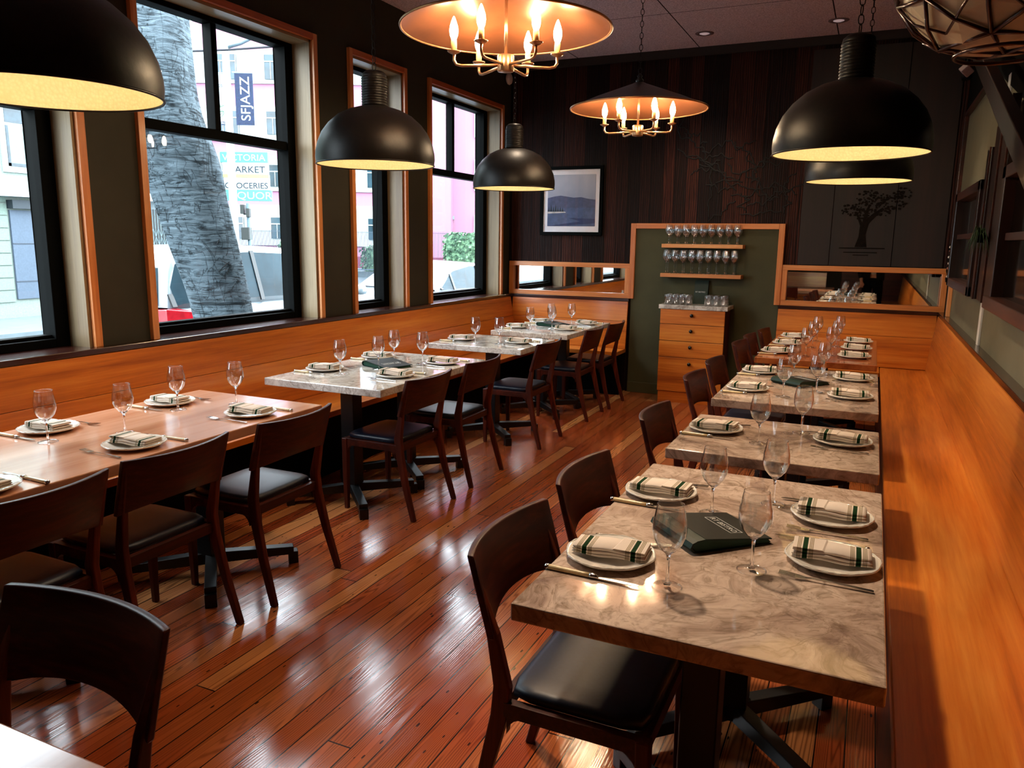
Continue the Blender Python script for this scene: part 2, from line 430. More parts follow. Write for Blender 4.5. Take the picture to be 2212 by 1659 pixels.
def make_hammered():
    t = NT('hammered_gold_lining', .5, metal=0)
    n = t.voro(t.map((1, 1, 1)), 105, 'F1'); c = t.ramp(n, [(.1, '#efe2c4'), (.7, '#e8d8b4')]); t.color(c); t.bump(n, .35, .002); return t.mat
MT['gold'] = make_hammered()
def make_shell():
    t = NT('black_lacquer_shade', .42, spec=.25)
    n = t.noise(t.map((1, 1, 1)), 60, 4); c = t.ramp(n, [(.3, '#0a0706'), (.7, '#150e0a')]); t.color(c)
    t.bump(n, .12, .003); return t.mat
MT['shell'] = make_shell()
MT['cone_in'] = plain('copper_leaf_lining', '#74442a', .34, metal=.55, var=.12, scale=10)
MT['cone_out'] = plain('dark_bronze_cone', '#1c120c', .35, metal=.3)
MT['rim'] = plain('bronze_rim', '#c08a5c', .3, metal=.8)
MT['bulb'] = emis('candle_bulb_glow', '#ffdfb0', 165)
MT['bulb2'] = emis('globe_bulb_glow', '#ffe6bc', 14)
MT['candle'] = plain('ivory_candle_sleeve', '#d8b070', .5)
MT['downl'] = emis('downlight_glow', '#d8c0c0', .16)
# ================================================================== ROOM SHELL
YN, YB, XL, XR, ZC = -3.2, 7.8, -3.65, 0.61, 3.37
struct(MB().box(-3.90, 1.2, YN-.2, 8.0, -.2, 0).build('floor', MT['floor']))
struct(MB().box(-4.0, 1.2, YN-.2, 8.0, ZC, ZC+.1).build('ceiling', MT['ceiling']))
WINS = [(1.28, 2.70), (3.10, 4.53), (4.98, 5.68), (6.12, 7.55)]
ZW0, ZW1 = .975, 2.885
m = MB(); m.box(-3.90, XL, YN, YB, 0, ZW0-.03); m.box(-3.90, XL, YN, YB, ZW1, ZC)
ys = [YN]+[q for a in WINS for q in a]+[YB]
for a, b in zip(ys[0::2], ys[1::2]): m.box(-3.88, XL, a, b, ZW0-.03, ZW1)
struct(m.build('wall_left', MT['olive']))
struct(MB().box(-4.0, 1.2, YB, YB+.2, 0, ZC).build('wall_back', MT['planks']))
struct(MB().box(XR, XR+.2, YN, YB, 0, ZC).build('wall_right', MT['rightpaint']))
struct(MB().box(-4.0, 1.2, YN-.2, YN, 0, ZC).build('wall_front', MT['nearwall']))
struct(MB().box(XL, -.62, YN, YN+.02, 0, 2.6).build('wall_front_panel', MT['olive']))
tag(MB().hexa([(-2.4, YN+.10, .45), (-.92, YN+.10, .45), (-.92, YN+.13, .45), (-2.4, YN+.13, .45), (-2.4, YN+.03, .93), (-.92, YN+.03, .93), (-.92, YN+.06, .93), (-2.4, YN+.06, .93)]).box(-2.4, -.92, YN+.1, YN+.5, .41, .45).box(-2.38, -.94, YN+.12, YN+.44, 0, .41).build('front_bench', MT['benchx'], bevel=.003), 'orange wood bench on the front wall, seen only reflected in the right mirror', 'bench')
struct(MB().box(XL, XR, YB-.03, YB, 3.295, ZC).build('trim_1', MT['soffit']))

# windows of the left wall: casing, reveal lining, black sash, glass
for k, (a, b) in enumerate(WINS):
    root = thing('window_%d' % (k+1), '', '', (0, 0, 0)); del root['label']; del root['category']; root['kind'] = 'structure'
    cx0, cx1, cw = XL, XL+.028, .042
    c = MB(); c.box(cx0, cx1, a-cw, a, ZW0, ZW1+cw); c.box(cx0, cx1, b, b+cw, ZW0, ZW1+cw)
    c.build('casing_upright', MT['trimz'], root, bevel=.002)
    MB().box(cx0, cx1, a, b, ZW1, ZW1+cw).build('casing_head', MT['trimy'], root, bevel=.002)
    rv = MB(); rv.box(-3.80, XL+.002, a-.001, a+.018, ZW0, ZW1); rv.box(-3.80, XL+.002, b-.018, b+.001, ZW0, ZW1)
    rv.build('reveal_lining', MT['reveal'], root)
    MB().box(-3.80, XL+.002, a, b, ZW1-.018, ZW1+.001).build('reveal_head', MT['revealy'], root)
    f = MB(); X0, X1 = -3.895, -3.795; fw = .075
    f.box(X0, X1, a-.001, a+fw, ZW0, ZW1); f.box(X0, X1, b-fw-.02, b+.001, ZW0, ZW1)
    f.box(X0, X1, a+fw, b-fw-.02, ZW0, ZW0+.045); f.box(X0, X1, a+fw, b-fw-.02, ZW1-.05, ZW1)
    f.box(X0+.012, X1-.01, a+fw, b-fw-.02, 2.147, 2.207)
    ib = .018
    f.box(X0+.015, X1-.028, a+fw, b-fw-.02, ZW0+.045, ZW0+.045+ib)
    if b-a > 1: f.box(X0+.015, X1-.012, (a+b)/2-.028, (a+b)/2+.018, 2.207, ZW1-.05)
    f.build('sash_frame', MT['black'], root, bevel=.004)
    MB().box(-3.845, -3.841, a+fw-.005, b-fw-.015, ZW0+.04, ZW1-.045).build('glass_pane', MT['pane'], root)
struct(MB().box(-3.86, -3.583, YN, YB, ZW0-.03, ZW0).build('trim_2', MT['ledge'], bevel=.003))           # dark sill running under the windows
struct(MB().box(.557, XR+.01, YN, YB, ZW0-.03, ZW0).build('trim_3', MT['ledge'], bevel=.003))
struct(MB().box(-3.60, -2.255, YB-.06, YB, ZW0-.03, ZW0).build('trim_4', MT['ledge'], bevel=.002))
struct(MB().box(-.785, .57, YB-.06, YB, ZW0-.03, ZW0).build('trim_5', MT['ledge'], bevel=.002))
# centre green panel with its wood frame
struct(MB().box(-2.24, -.79, YB-.035, YB+.01, 0, 1.71).build('wall_back_panel', MT['panel']))
struct(MB().box(-2.24, -.79, YB-.05, YB-.035, 0, .11).build('baseboard_back', MT['panel'], bevel=.004))
m = MB(); y0, y1 = YB-.055, YB
m.box(-2.262, -2.21, y0, y1, .975, 1.735); m.box(-.83, -.776, y0, y1, .975, 1.735)
struct(m.build('trim_6', MT['trimz'], bevel=.003))
struct(MB().box(-2.21, -.83, y0, y1, 1.683, 1.735).build('trim_7', MT['trimx'], bevel=.003))
# low strip mirrors left and right of it
def strip_mirror(x0, x1, z0, z1, label):
    t = thing('strip_mirror', label, 'mirror', ((x0+x1)/2, YB, z0)); ox = (x0+x1)/2
    e = .048; y0, y1 = -.045, 0
    MB().box(x0-ox, x1-ox, y0, y1, 0, e).box(x0-ox, x1-ox, y0, y1, z1-z0-e, z1-z0).build('frame_rail', MT['trimx'], t, bevel=.003)
    MB().box(x0-ox, x0-ox+e, y0-.001, y1, e, z1-z0-e).box(x1-ox-e, x1-ox, y0-.001, y1, e, z1-z0-e).build('frame_stile', MT['trimz'], t, bevel=.003)
    MB().box(x0-ox+e-.004, x1-ox-e+.004, -.012, -.006, e-.004, z1-z0-e+.004).build('mirror_glass', MT['mirror'], t)
strip_mirror(-3.625, -2.262, .975, 1.33, 'long low mirror in orange wood frame reflecting the windows, left of the green panel')
strip_mirror(-.776, .603, .975, 1.355, 'long low mirror in orange wood frame reflecting the diner, right of the green panel')

# ================================================================== BENCHES
def bench_run(name, label, pts, L0, L1, side):
    """fixed bench along y; pts: seat front x, seat back x, top back x"""
    xf, xb, xt = pts; t = thing(name, label, 'bench', (xf, (L0+L1)/2, 0)); oy = (L0+L1)/2; s = 1 if xb > xf else -1
    def P(x): return x-xf
    def q(lo, hi, z0, z1): return (min(lo, hi), max(lo, hi), L0-oy, L1-oy, z0, z1)
    MB().box(*q(P(xf), P(xb)+s*.03, .415, .455)).build('seat', MT['bench'], t, bevel=.005)
    MB().box(*q(P(xf)-s*-.008 if side == 'r' else P(xf)+s*.10, (P(xf)+s*.05) if side == 'r' else P(xf)+s*.14, 0, .415)).build('apron', MT['chair'] if side == 'r' else MT['black'], t)
    def panel(z0, z1, nm, g=0):
        f = lambda z: P(xb+(xt-xb)*(z-.455)/(.94-.455))
        m = MB(); a, b = f(z0), f(z1); d = s*.022
        m.hexa([(a, L0-oy, z0), (a+d, L0-oy, z0), (a+d, L1-oy, z0), (a, L1-oy, z0), (b, L0-oy, z1), (b+d, L0-oy, z1), (b+d, L1-oy, z1), (b, L1-oy, z1)])
        m.build(nm, MT['bench'], t, bevel=.0015)
    panel(.457, .738, 'lower_back_board'); panel(.7405, .942, 'upper_back_board')
    return t
bw = bench_run('window_bench', 'orange wood bench under the street windows, turning the back left corner', (-3.07, -3.50, -3.585), -1.5, 7.72, 'l')
br = bench_run('side_bench', 'orange wood bench along the right wall, turning the back right corner', (.135, .50, .555), -1.5, 7.72, 'r')
def bench_back(par, x0, x1, yf, yb, yt):
    t = par; ox = par.location.x; yo = par.location.y
    def P(y): return y-yo
    MB().box(x0-ox+(.5 if x0 < -2 else 0), x1-ox-(0 if x0 < -2 else .42), P(yf), P(yb)+.03, .417, .457).build('corner_seat', MT['benchx'], t, bevel=.004)
    MB().box(x0-ox+.02, x1-ox, P(yf)+.1, P(yf)+.13, 0, .415).build('corner_apron', MT['black'], t)
    def panel(z0, z1, nm):
        f = lambda z: P(yb+(yt-yb)*(z-.455)/.485)
        a, b = f(z0), f(z1)
        MB().hexa([(x0-ox, a, z0), (x1-ox, a, z0), (x1-ox, a+.022, z0), (x0-ox, a+.022, z0), (x0-ox, b, z1), (x1-ox, b, z1), (x1-ox, b+.022, z1), (x0-ox, b+.022, z1)]).build(nm, MT['benchx'], t, bevel=.0015)
    panel(.459, .738, 'corner_lower_board'); panel(.7405, .942, 'corner_upper_board')
bench_back(bw, -3.57, -2.262, 7.42, 7.70, 7.742)
bench_back(br, -.785, .55, 7.36, 7.70, 7.742)

# ================================================================== DRAWER CABINET, SHELVES
cx = -1.53
t = thing('drawer_cabinet', 'tall narrow orange wood cabinet of four drawers against the green panel', 'cabinet', (cx, 7.44, 0))
MB().box(-.30, .30, .0, .315, 0, .905).build('body', MT['chair'], t)
MB().box(-.30, .30, -.004, .01, 0, .105).build('plinth', MT['benchx'], t)
for z0, z1, kz in ((.775, .915, .863), (.612, .770, .712), (.452, .607, .556), (.112, .447, .392)):
    d = MB().box(-.307, .307, -.02, .0, z0, z1).build('drawer', MT['benchx'], t, bevel=.002)
    k = MB().lathe([(0, 0), (.006, 0), (.006, .012), (.016, .016), (.018, .024), (.013, .031), (0, .033)], 16)
    ko = k.build('knob', MT['knob'], d); ko.rotation_euler = (PI/2, 0, 0); ko.location = (0, -.02, kz)
MB().box(-.325, .33, -.03, .315, .918, .958).build('marble_top', MT['marble_w'], t, bevel=.003)
for z, nm in ((1.535, 'upper'), (1.25, 'lower')):
    tag(MB().box(-1.905, -1.13, 7.605, YB-.03, z-.036, z).build('wall_shelf', MT['shelf'], bevel=.002),
        '%s floating wood shelf of wine glasses on the green panel' % nm, 'shelf', 'floating shelves')

# ================================================================== RIGHT WALL WOODWORK
def frame_unit(name, label, y0, y1, z0, z1, xin, mid=None, sill=0):
    t = thing(name, label, 'window frame', (XR, (y0+y1)/2, z0)); oy = (y0+y1)/2; X0 = xin-XR; hz = z1-z0
    fw = .10
    MB().box(X0, 0, y0-oy, y0-oy+fw, 0, hz).build('near_post', MT['darkwood'], t, bevel=.004)
    MB().box(X0, 0, y1-oy-fw, y1-oy, 0, hz).build('far_post', MT['darkwood'], t, bevel=.004)
    MB().box(X0-sill, 0, y0-oy, y1-oy, 0, .06).build('bottom_rail', MT['darkwoody'], t, bevel=.004)
    MB().box(X0, 0, y0-oy, y1-oy, hz-.06, hz).build('top_rail', MT['darkwoody'], t, bevel=.004)
    if mid: MB().box(X0+.03, -.01, y0-oy+fw, y1-oy-fw, mid-z0, mid-z0+.035).build('middle_rail', MT['darkwoody'], t, bevel=.002)
    MB().box(-.03, -.022, y0-oy+fw, y1-oy-fw, .06, hz-.06).build('dark_glass', MT['darkglass'], t)
frame_unit('wall_window_frame', 'dark wood framed inner window on right wall, the far smaller one', 5.42, 6.95, 1.25, 1.94, .53, 1.6)
frame_unit('wall_window_frame', 'large dark wood framed inner window on right wall, nearest the globe lamp', 1.2, 4.50, 1.25, 1.93, .53, 1.58, .02)
def shutter(y0, y1, z1, x0, label):
    t = thing('folded_shutter', label, 'shutter', (x0, y0, 1.25), 0, 'folded wooden shutters between the inner windows')
    MB().box(0, .03, 0, y1-y0, 0, z1-1.25).build('panel', MT['darkwood'], t, bevel=.003)
    MB().box(-.01, .0, .0, .012, 0, z1-1.25).build('edge_strip', MT['darkwoody'], t, bevel=.001)
shutter(5.20, 5.38, 2.10, .545, 'reddish tall folded shutter beside the far inner window')
shutter(4.86, 5.14, 2.2, .552, 'dark tall folded shutter in the middle between the inner windows')
shutter(4.56, 4.82, 2.28, .548, 'black tall folded shutter next to the large near inner window')
tag(MB().box(XR-.012, XR, 5.25, 5.33, .975, 2.5).build('white_conduit', MT['white'], bevel=.002), 'flat white strip running up the right wall above the ledge', 'conduit')
tag(MB().box(XR-.03, XR, 7.28, 7.335, .975, 1.27).build('post_strip', MT['trimz'], bevel=.003), 'short orange wood upright on right ledge beside the mirror corner', 'trim')
t = thing('casing', 'thin reddish wood casing high on right wall near the back corner', 'casing', (XR, 7.0, 1.3))
MB().box(-.03, 0, .60, .64, 0, 1.33).build('upright', MT['darkwoody'], t, bevel=.002)
MB().box(-.03, 0, -.9, .64, 1.30, 1.335).build('head', MT['darkwoody'], t, bevel=.002)
tag(MB().bar((.455, 5.9, 2.81), (.455, 2.2, 1.46), .05, .10, up=(0, .5, 1)).build('diagonal_brace', MT['darkwood'], bevel=.004), 'dark wooden diagonal brace high on the right wall beyond the globe lamp', 'brace')
struct(MB().prism([(YB, 2.645), (6.3, 2.645), (6.1, 2.68), (3.6, 1.95), (YN, 1.95), (YN, ZC), (YB, ZC)], XR-.008, XR, f=lambda a, b, c: (c, a, b)).build('wall_right_upper', plain('near_black_wall_paint', '#0a0908', .85, spec=.08)))
# carved totem hanging in the corner
t = thing('carved_totem', 'small black white and pink carved totem hanging in back right corner', 'carving', (.572, 7.2, 1.262))
m = MB(); m.lathe([(0, 0), (.03, 0), (.034, .03), (.026, .06), (.035, .09), (.03, .13), (.02, .15), (.036, .17), (.033, .2), (.024, .23), (.036, .26), (.03, .3), (0, .32)], 10)
m.build('figure', MT['black'], t)
for zz, cc, ww in ((.045, 'white', .022), (.11, 'pinkp', .024), (.15, 'white', .02), (.2, 'white', .026), (.25, 'pinkp', .02), (.28, 'white', .024)):
    if cc == 'pinkp' and 'pinkp' not in MT: MT['pinkp'] = plain('pink_enamel', '#b87868', .4)
    b = MB().lathe([(0, -.012), (ww*.6, -.009), (ww*.8, 0), (ww*.5, .01), (0, .013)], 10, (-.014, -.016, zz)); b.build('painted_patch', MT[cc], t)
# hanging plant
t = thing('hanging_plant', 'small spiky trailing plant between the folded shutters', 'plant', (.50, 4.84, 1.60))
m = MB()
for i in range(26):
    a = random.uniform(0, 2*PI); L = random.uniform(.07, .15); up_ = random.uniform(.02, .08)
    p = [(0, 0, 0)]
    for k in (1, 2, 3, 4): q = k/4; p.append((math.cos(a)*L*q*.5, math.sin(a)*L*q, up_*math.sin(q*PI)-L*.7*q*q))
    m.tube(p, [.003, .003, .0025, .0018, .0006], 5)
m.build('leaves', MT['leaf'], t)
MB().lathe([(0, -.03), (.022, -.03), (.03, .01), (.026, .01), (0, -.02)], 12).build('pot', MT['black'], t)
# small devices
t = thing('ceiling_spotlight', 'small whitish square spotlight head high near back right corner', 'spotlight', (.47, 6.5, 2.76), .5)
MB().box(-.035, .035, -.03, .03, -.03, .03).build('head', plain('grey_pink_plastic', '#9a8284', .6), t, bevel=.006).rotation_euler = (.6, .6, .2)
MB().lathe([(0, 0), (.03, 0), (.035, .03), (.012, .05), (.012, .62), (0, .62)], 12, (.02, .02, -.06)).build('mount', MT['black'], t)
t = thing('wall_speaker', 'round white wall fitting high above the back left window', 'speaker', (-3.62, 7.66, 3.2))
MB().lathe([(0, 0), (.055, 0), (.06, .012), (.052, .03), (.03, .038), (0, .04)], 24).build('cover', MT['white'], t).rotation_euler = (0, PI/2, 0)

# ================================================================== PICTURE
t = thing('framed_picture', 'black framed photograph of a mountain lake on the plank wall', 'picture', (-2.93, YB, 1.61))
w2, hh = .345, .705
m = MB(); e = .034
m.box(-w2, w2, -.03, 0, 0, e).box(-w2, w2, -.03, 0, hh-e, hh).box(-w2, -w2+e, -.03, 0, e, hh-e).box(w2-e, w2, -.03, 0, e, hh-e)
m.build('frame', MT['black'], t, bevel=.002)
MB().box(-w2+e-.003, w2-e+.003, -.012, -.004, e-.003, hh-e+.003).build('mat_board', plain('white_mat_board', '#f6f0f8', .8, var=.02), t)
px0, px1, pz0, pz1 = -w2+e+.045, w2-e-.045, e+.06, hh-e-.05
pn = NT('lake_sky_print', .6); z = pn.sep()[2]
pn.color(pn.mix(pn.math('DIVIDE', pn.math('SUBTRACT', z, pz0), pz1-pz0, clamp=True), '#6a7290', pn.ramp(pn.noise(scale=4), [(.3, '#a8aec4'), (.7, '#c4c4d2')])))
pr_ = MB().box(px0, px1, -.0145, -.012, pz0, pz1).build('photo_print', pn.mat, t)
def strip(poly, y, nm, col): MB().prism(poly, y, y-.0006, f=lambda a, b, c: (a, c, b)).build(nm, plain(nm+'_ink', col, .7, var=.25, scale=25), pr_)
wz = pz0+(pz1-pz0)*.36; W_ = px1-px0
strip([(px0, wz)]+[(px0+W_*a, wz+b*.5) for a, b in ((0, .2), (.15, .235), (.28, .25), (.4, .23), (.55, .205), (.7, .215), (.85, .18), (1, .16))][:]+[(px1, wz)], -.0150, 'mountains', '#4a5072')
strip([(px0, pz0), (px1, pz0), (px1, wz), (px0, wz)], -.0152, 'lake_water', '#4c5a80')
strip([(px0, pz0+.0), (px0+.2*W_, pz0+.0), (px1, pz0+.03), (px1, pz0+.075), (px0+.45*W_, pz0+.085), (px0+.7*W_, pz0+.05)], -.0158, 'wave', '#27325e')
tr = [(px0, wz-.045)]
for i, h_ in enumerate((.055, .075, .05, .08, .045, .05, .04)):
    x_ = px0+.004+i*.026; tr += [(x_, wz-.04), (x_+.011, wz-.035+h_), (x_+.022, wz-.04)]
tr += [(px0+.20, wz-.045)]
strip(tr, -.0164, 'pine_trees', '#141c28')
strip([(px0, wz-.06), (px0+.21, wz-.052), (px0+.2, wz-.04), (px0, wz-.04)], -.017, 'shore_houses', '#c8c0c0')
MB().box(-w2+e, w2-e, -.021, -.019, e, hh-e).build('cover_glass', MT['picglass'], t)

# carved relief lines on the plank wall
def wiggle(p0, p1, n, amp, rnd):
    p0 = Vector(p0); p1 = Vector(p1); d = p1-p0; nn = Vector((-d.y, d.x)).normalized(); out = []; ph = rnd.uniform(0, 6)
    for i in range(n+1):
        q = i/n; a = amp*math.sin(PI*q)*(math.sin(q*9+ph)+.6*math.sin(q*23+2*ph)+.3*math.sin(q*51+ph)); out.append(p0+d*q+nn*a)
    return out
R = random.Random(11); m = MB()
for a, b, amp in (((-1.90, 2.72), (-1.45, 2.22), .04), ((-1.84, 2.45), (-1.2, 2.12), .03), ((-1.62, 2.3), (-1.05, 2.02), .035), ((-1.45, 2.12), (-.75, 2.35), .04), ((-1.3, 2.0), (-.62, 2.1), .04),
                  ((-1.35, 2.3), (-.9, 1.95), .05), ((-1.15, 2.4), (-.95, 1.86), .03), ((-1.25, 1.95), (-1.5, 1.76), .02), ((-1.5, 2.25), (-1.5, 1.8), .015), ((-1.2, 2.02), (-1.15, 1.85), .05), ((-.95, 1.95), (-.72, 2.2), .03), ((-1.2, 1.82), (-.82, 1.85), .015), ((-.8, 1.83), (-.78, 2.05), .03), ((-1.9, 2.9), (-1.7, 2.55), .04), ((-1.6, 2.42), (-1.1, 2.5), .05), ((-1.55, 2.1), (-1.25, 2.05), .03), ((-1.7, 2.2), (-1.42, 2.33), .03), ((-1.05, 2.3), (-.7, 2.42), .04), ((-1.12, 2.12), (-1.0, 2.35), .03), ((-1.3, 2.5), (-1.1, 2.28), .03), ((-.95, 2.08), (-.7, 2.0), .03), ((-1.15, 1.9), (-.85, 1.98), .02), ((-1.78, 2.6), (-1.55, 2.5), .04), ((-.55, 2.3), (-.35, 2.1), .04), ((-.9, 2.5), (-.35, 2.4), .04), ((-1.75, 2.38), (-1.3, 2.35), .03)):
    m.tube([(p.x, YB-.001, p.y) for p in wiggle(a, b, 34, amp, R)], .0065, 6)
tag(m.build('river_carving', plain('black_groove', '#050303', .8)), 'thin black winding river map lines carved on the plank wall above the green panel', 'carving')
t = thing('tree_carving', 'dark carved tree relief on smooth wood boards above the right mirror', 'carving', (-.02, YB, 1.36))
mm = wood('dark_mahogany_board', '#0c0403', '#180906', '#26100a', 'z', .65, 0, 20)
MB().box(-.63, -.36, -.012, 0, 0, 1.9).box(-.355, .16, -.018, 0, 0, 1.9).box(.165, .57, -.012, 0, 0, 1.9).build('boards', mm, t, bevel=.002)
m = MB(); dk = plain('tree_relief_ink', '#120b06', .8, spec=.1, var=.5, scale=50)
def flat(poly, y=-.024): m.prism(poly, y, -.017, f=lambda a, b, c: (a, c, b))
flat([(-.15, .17), (-.125, .26), (-.12, .36), (-.16, .46), (-.145, .465), (-.105, .39), (-.09, .48), (-.06, .55), (-.05, .54), (-.07, .42), (-.02, .47), (.05, .52), (.06, .51), (-.05, .38), (-.07, .28), (-.05, .17)])
m.box(-.28, .1, -.024, -.016, .155, .165).box(-.24, .04, -.024, -.016, .118, .126).box(-.16, -.03, -.024, -.016, .095, .102)
for cx_, cz_, rx_, rz_, n_ in ((-.2, .50, .1, .05, 50), (-.05, .60, .14, .07, 80), (.12, .56, .12, .07, 60), (.02, .48, .12, .04, 35), (-.1, .43, .06, .03, 18), (.2, .64, .07, .05, 25)):
    for i in range(n_):
        a = R.uniform(0, 2*PI); r_ = math.sqrt(R.random()); q_ = R.uniform(.007, .014); x_, z_ = cx_+rx_*r_*math.cos(a), cz_+rz_*r_*math.sin(a)
        flat([(x_+q_*math.cos(b_), z_+q_*.8*math.sin(b_)) for b_ in [2*PI*k/6+i for k in range(6)]], -.022-.002*R.random())
m.build('tree', dk, t)
# ================================================================== TABLES
ZT = .76
def table(loc, wx, wy, label, top, edge, cols, group, th=.042, narrow=False):
    t = thing('dining_table', label, 'table', (loc[0], loc[1], 0), 0, group)
    MB().box(-wx/2, wx/2, -wy/2, wy/2, ZT-th, ZT).build('table_top', top, t, bevel=.004)
    for cxx, cyy in cols:
        p = MB().box(cxx-.045, cxx+.045, cyy-.045, cyy+.045, .05, ZT-th-.012).box(cxx-.2, cxx+.2, cyy-.2, cyy+.2, ZT-th-.012, ZT-th).build('column', MT['iron'], t, bevel=.004)
        b = MB()
        for k in range(4):
            a = PI/4+k*PI/2; d = Vector((math.cos(a), math.sin(a), 0)); c = Vector((cxx, cyy, 0))
            b.bar(c+Vector((0, 0, .075)), c+d*.37+Vector((0, 0, .066)), .05, .055, h2=.038)
            b.bar(c+d*.345+Vector((0, 0, .03)), c+d*.39+Vector((0, 0, .03)), .05, .06)
        b.build('cross_base', MT['iron'], t, bevel=.003)
    return t
TB = {}
def reg(key, x0, x1, y0, y1, label, top, cols, group):
    TB[key] = ((x0+x1)/2, (y0+y1)/2)
    table(TB[key], x1-x0, y1-y0, label, top, None, cols, group)
GT = 'dining tables in two rows'
reg('r1', -.663, .091, 1.446, 2.675, 'large beige veined marble table nearest the camera on the right', MT['marble'], [(0, -.3), (0, .3)], GT)
reg('r2', -.675, .086, 2.905, 3.585, 'small square brown marble table, second in the right row, without a menu', MT['marble'], [(0, 0)], GT)
reg('r3', -.700, .087, 3.985, 5.245, 'beige marble table with green menu, third in the right row', MT['marble'], [(0, -.33), (0, .33)], GT)
reg('r4', -.705, .084, 5.63, 7.13, 'long wooden table of six settings at the back of the right row', MT['wtable2'], [(0, -.45), (0, .45)], GT)
reg('l1', -3.14, -2.345, 1.0, 2.912, 'long wooden table by the window bench, nearest on the left', MT['wtable'], [(.05, -.6), (.05, .55)], GT)
reg('l2', -3.10, -2.305, 3.345, 4.575, 'large pale marble table with green menu, middle of the left row', MT['marble_w'], [(-.03, -.3), (-.03, .3)], GT)
reg('l3', -3.08, -2.290, 5.12, 5.80, 'small pale marble table for two on the left, without a menu', MT['marble_w'], [(0, 0)], GT)
reg('l4', -3.04, -2.31, 6.13, 7.32, 'pale marble table in the back left corner by the corner bench', MT['marble_w'], [(0, -.28), (0, .28)], GT)
reg('n0', -2.3, -.62, -.12, .69, 'table corner with pinkish wood top at the bottom left edge', MT['wtable'], [(0, 0)], GT)

# ================================================================== CHAIRS
def make_chair(label):
    t = thing('dining_chair', label, 'chair', (0, 0, 0), 0, 'walnut dining chairs')
    W = MT['chair']
    pth = [(.222, -.262, 0, .028, .026), (.214, -.205, .20, .036, .027), (.207, -.165, .38, .046, .027), (.206, -.158, .46, .046, .026), (.211, -.184, .60, .030, .026), (.219, -.222, .72, .016, .022), (.222, -.2365, .775, .011, .02)]
    for s in (-1, 1):
        rs = []
        for x, y, z, dy, dx in pth:
            x *= s; rs.append([(x-dx/2, y-dy/2, z), (x+dx/2, y-dy/2, z), (x+dx/2, y+dy/2, z), (x-dx/2, y+dy/2, z)])
        MB().rings(rs, smooth=False).build('rear_leg', W, t, bevel=.005)
        rs = []
        for x, y, z, d in ((.208, .205, 0, .024), (.208, .205, .20, .03), (.208, .203, .424, .035)):
            x *= s; rs.append([(x-d/2, y-d/2, z), (x+d/2, y-d/2, z), (x+d/2, y+d/2, z), (x-d/2, y+d/2, z)])
        MB().rings(rs, smooth=False).build('front_leg', W, t, bevel=.004)
    m = MB()
    for s in (-1, 1):
        x = .208*s
        m.box(x-.0125, x+.0125, -.15, .19, .385, .424)
        for yy, sg in ((.188, -1), (-.142, 1)):
            g = [(yy, .386)]+[(yy+sg*.05*(1-math.sin(a)), .386-.05*(1-math.cos(a))) for a in [PI/2*k/5 for k in range(6)][::-1]]
            g = [(yy, .39), (yy+sg*.05, .39)]+[(yy+sg*.05*(1-math.sin(PI/2*k/5)), .388-.05*(1-math.cos(PI/2*k/5))) for k in range(6)]
            m.prism(g, x-.0115, x+.0115, f=lambda a, b, c: (c, a, b))
    m.box(-.2, .2, .19, .214, .385, .424).box(-.2, .2, -.172, -.148, .385, .424)
    m.build('seat_frame', MT['chairx'], t, bevel=.003)
    rs = []
    for z, ins in ((.424, .012), (.428, .008), (.443, .0075), (.451, .013), (.455, .03), (.457, .09)):
        ring = []
        for k in range(32):
            a = 2*PI*k/32; ca, sa = math.cos(a), math.sin(a); n_ = 9
            q = (abs(ca)**n_+abs(sa)**n_)**(-1/n_)
            ring.append(((.208-ins)*q*ca, .028+(.186-ins)*q*sa, z))
        rs.append(ring)
    MB().rings(rs).build('seat_cushion', MT['leather'], t)
    # curved back board
    m = MB(); nx = 20; rs = []
    for i in range(nx+1):
        q = -1+2*i/nx; x = .238*q; cv = .052*(1-q*q)
        zb = .592+.030*(1-abs(q)**2.2); zt = .800-.004*(1-q*q)
        def yy(z): return -.176-(z-.59)/.21*.058-cv
        tk = .017
        ring = []
        for z in (zb, zb+(zt-zb)*.33, zb+(zt-zb)*.66, zt): ring.append((x, yy(z)-tk/2-.002, z))
        for z in (zt, zb+(zt-zb)*.66, zb+(zt-zb)*.33, zb): ring.append((x, yy(z)+tk/2, z))
        rs.append(ring)
    m.rings(rs).build('back_board', MT['chairx'], t, bevel=.004, angle=50)
    return t
XC_R, XC_L = -.585, -2.455
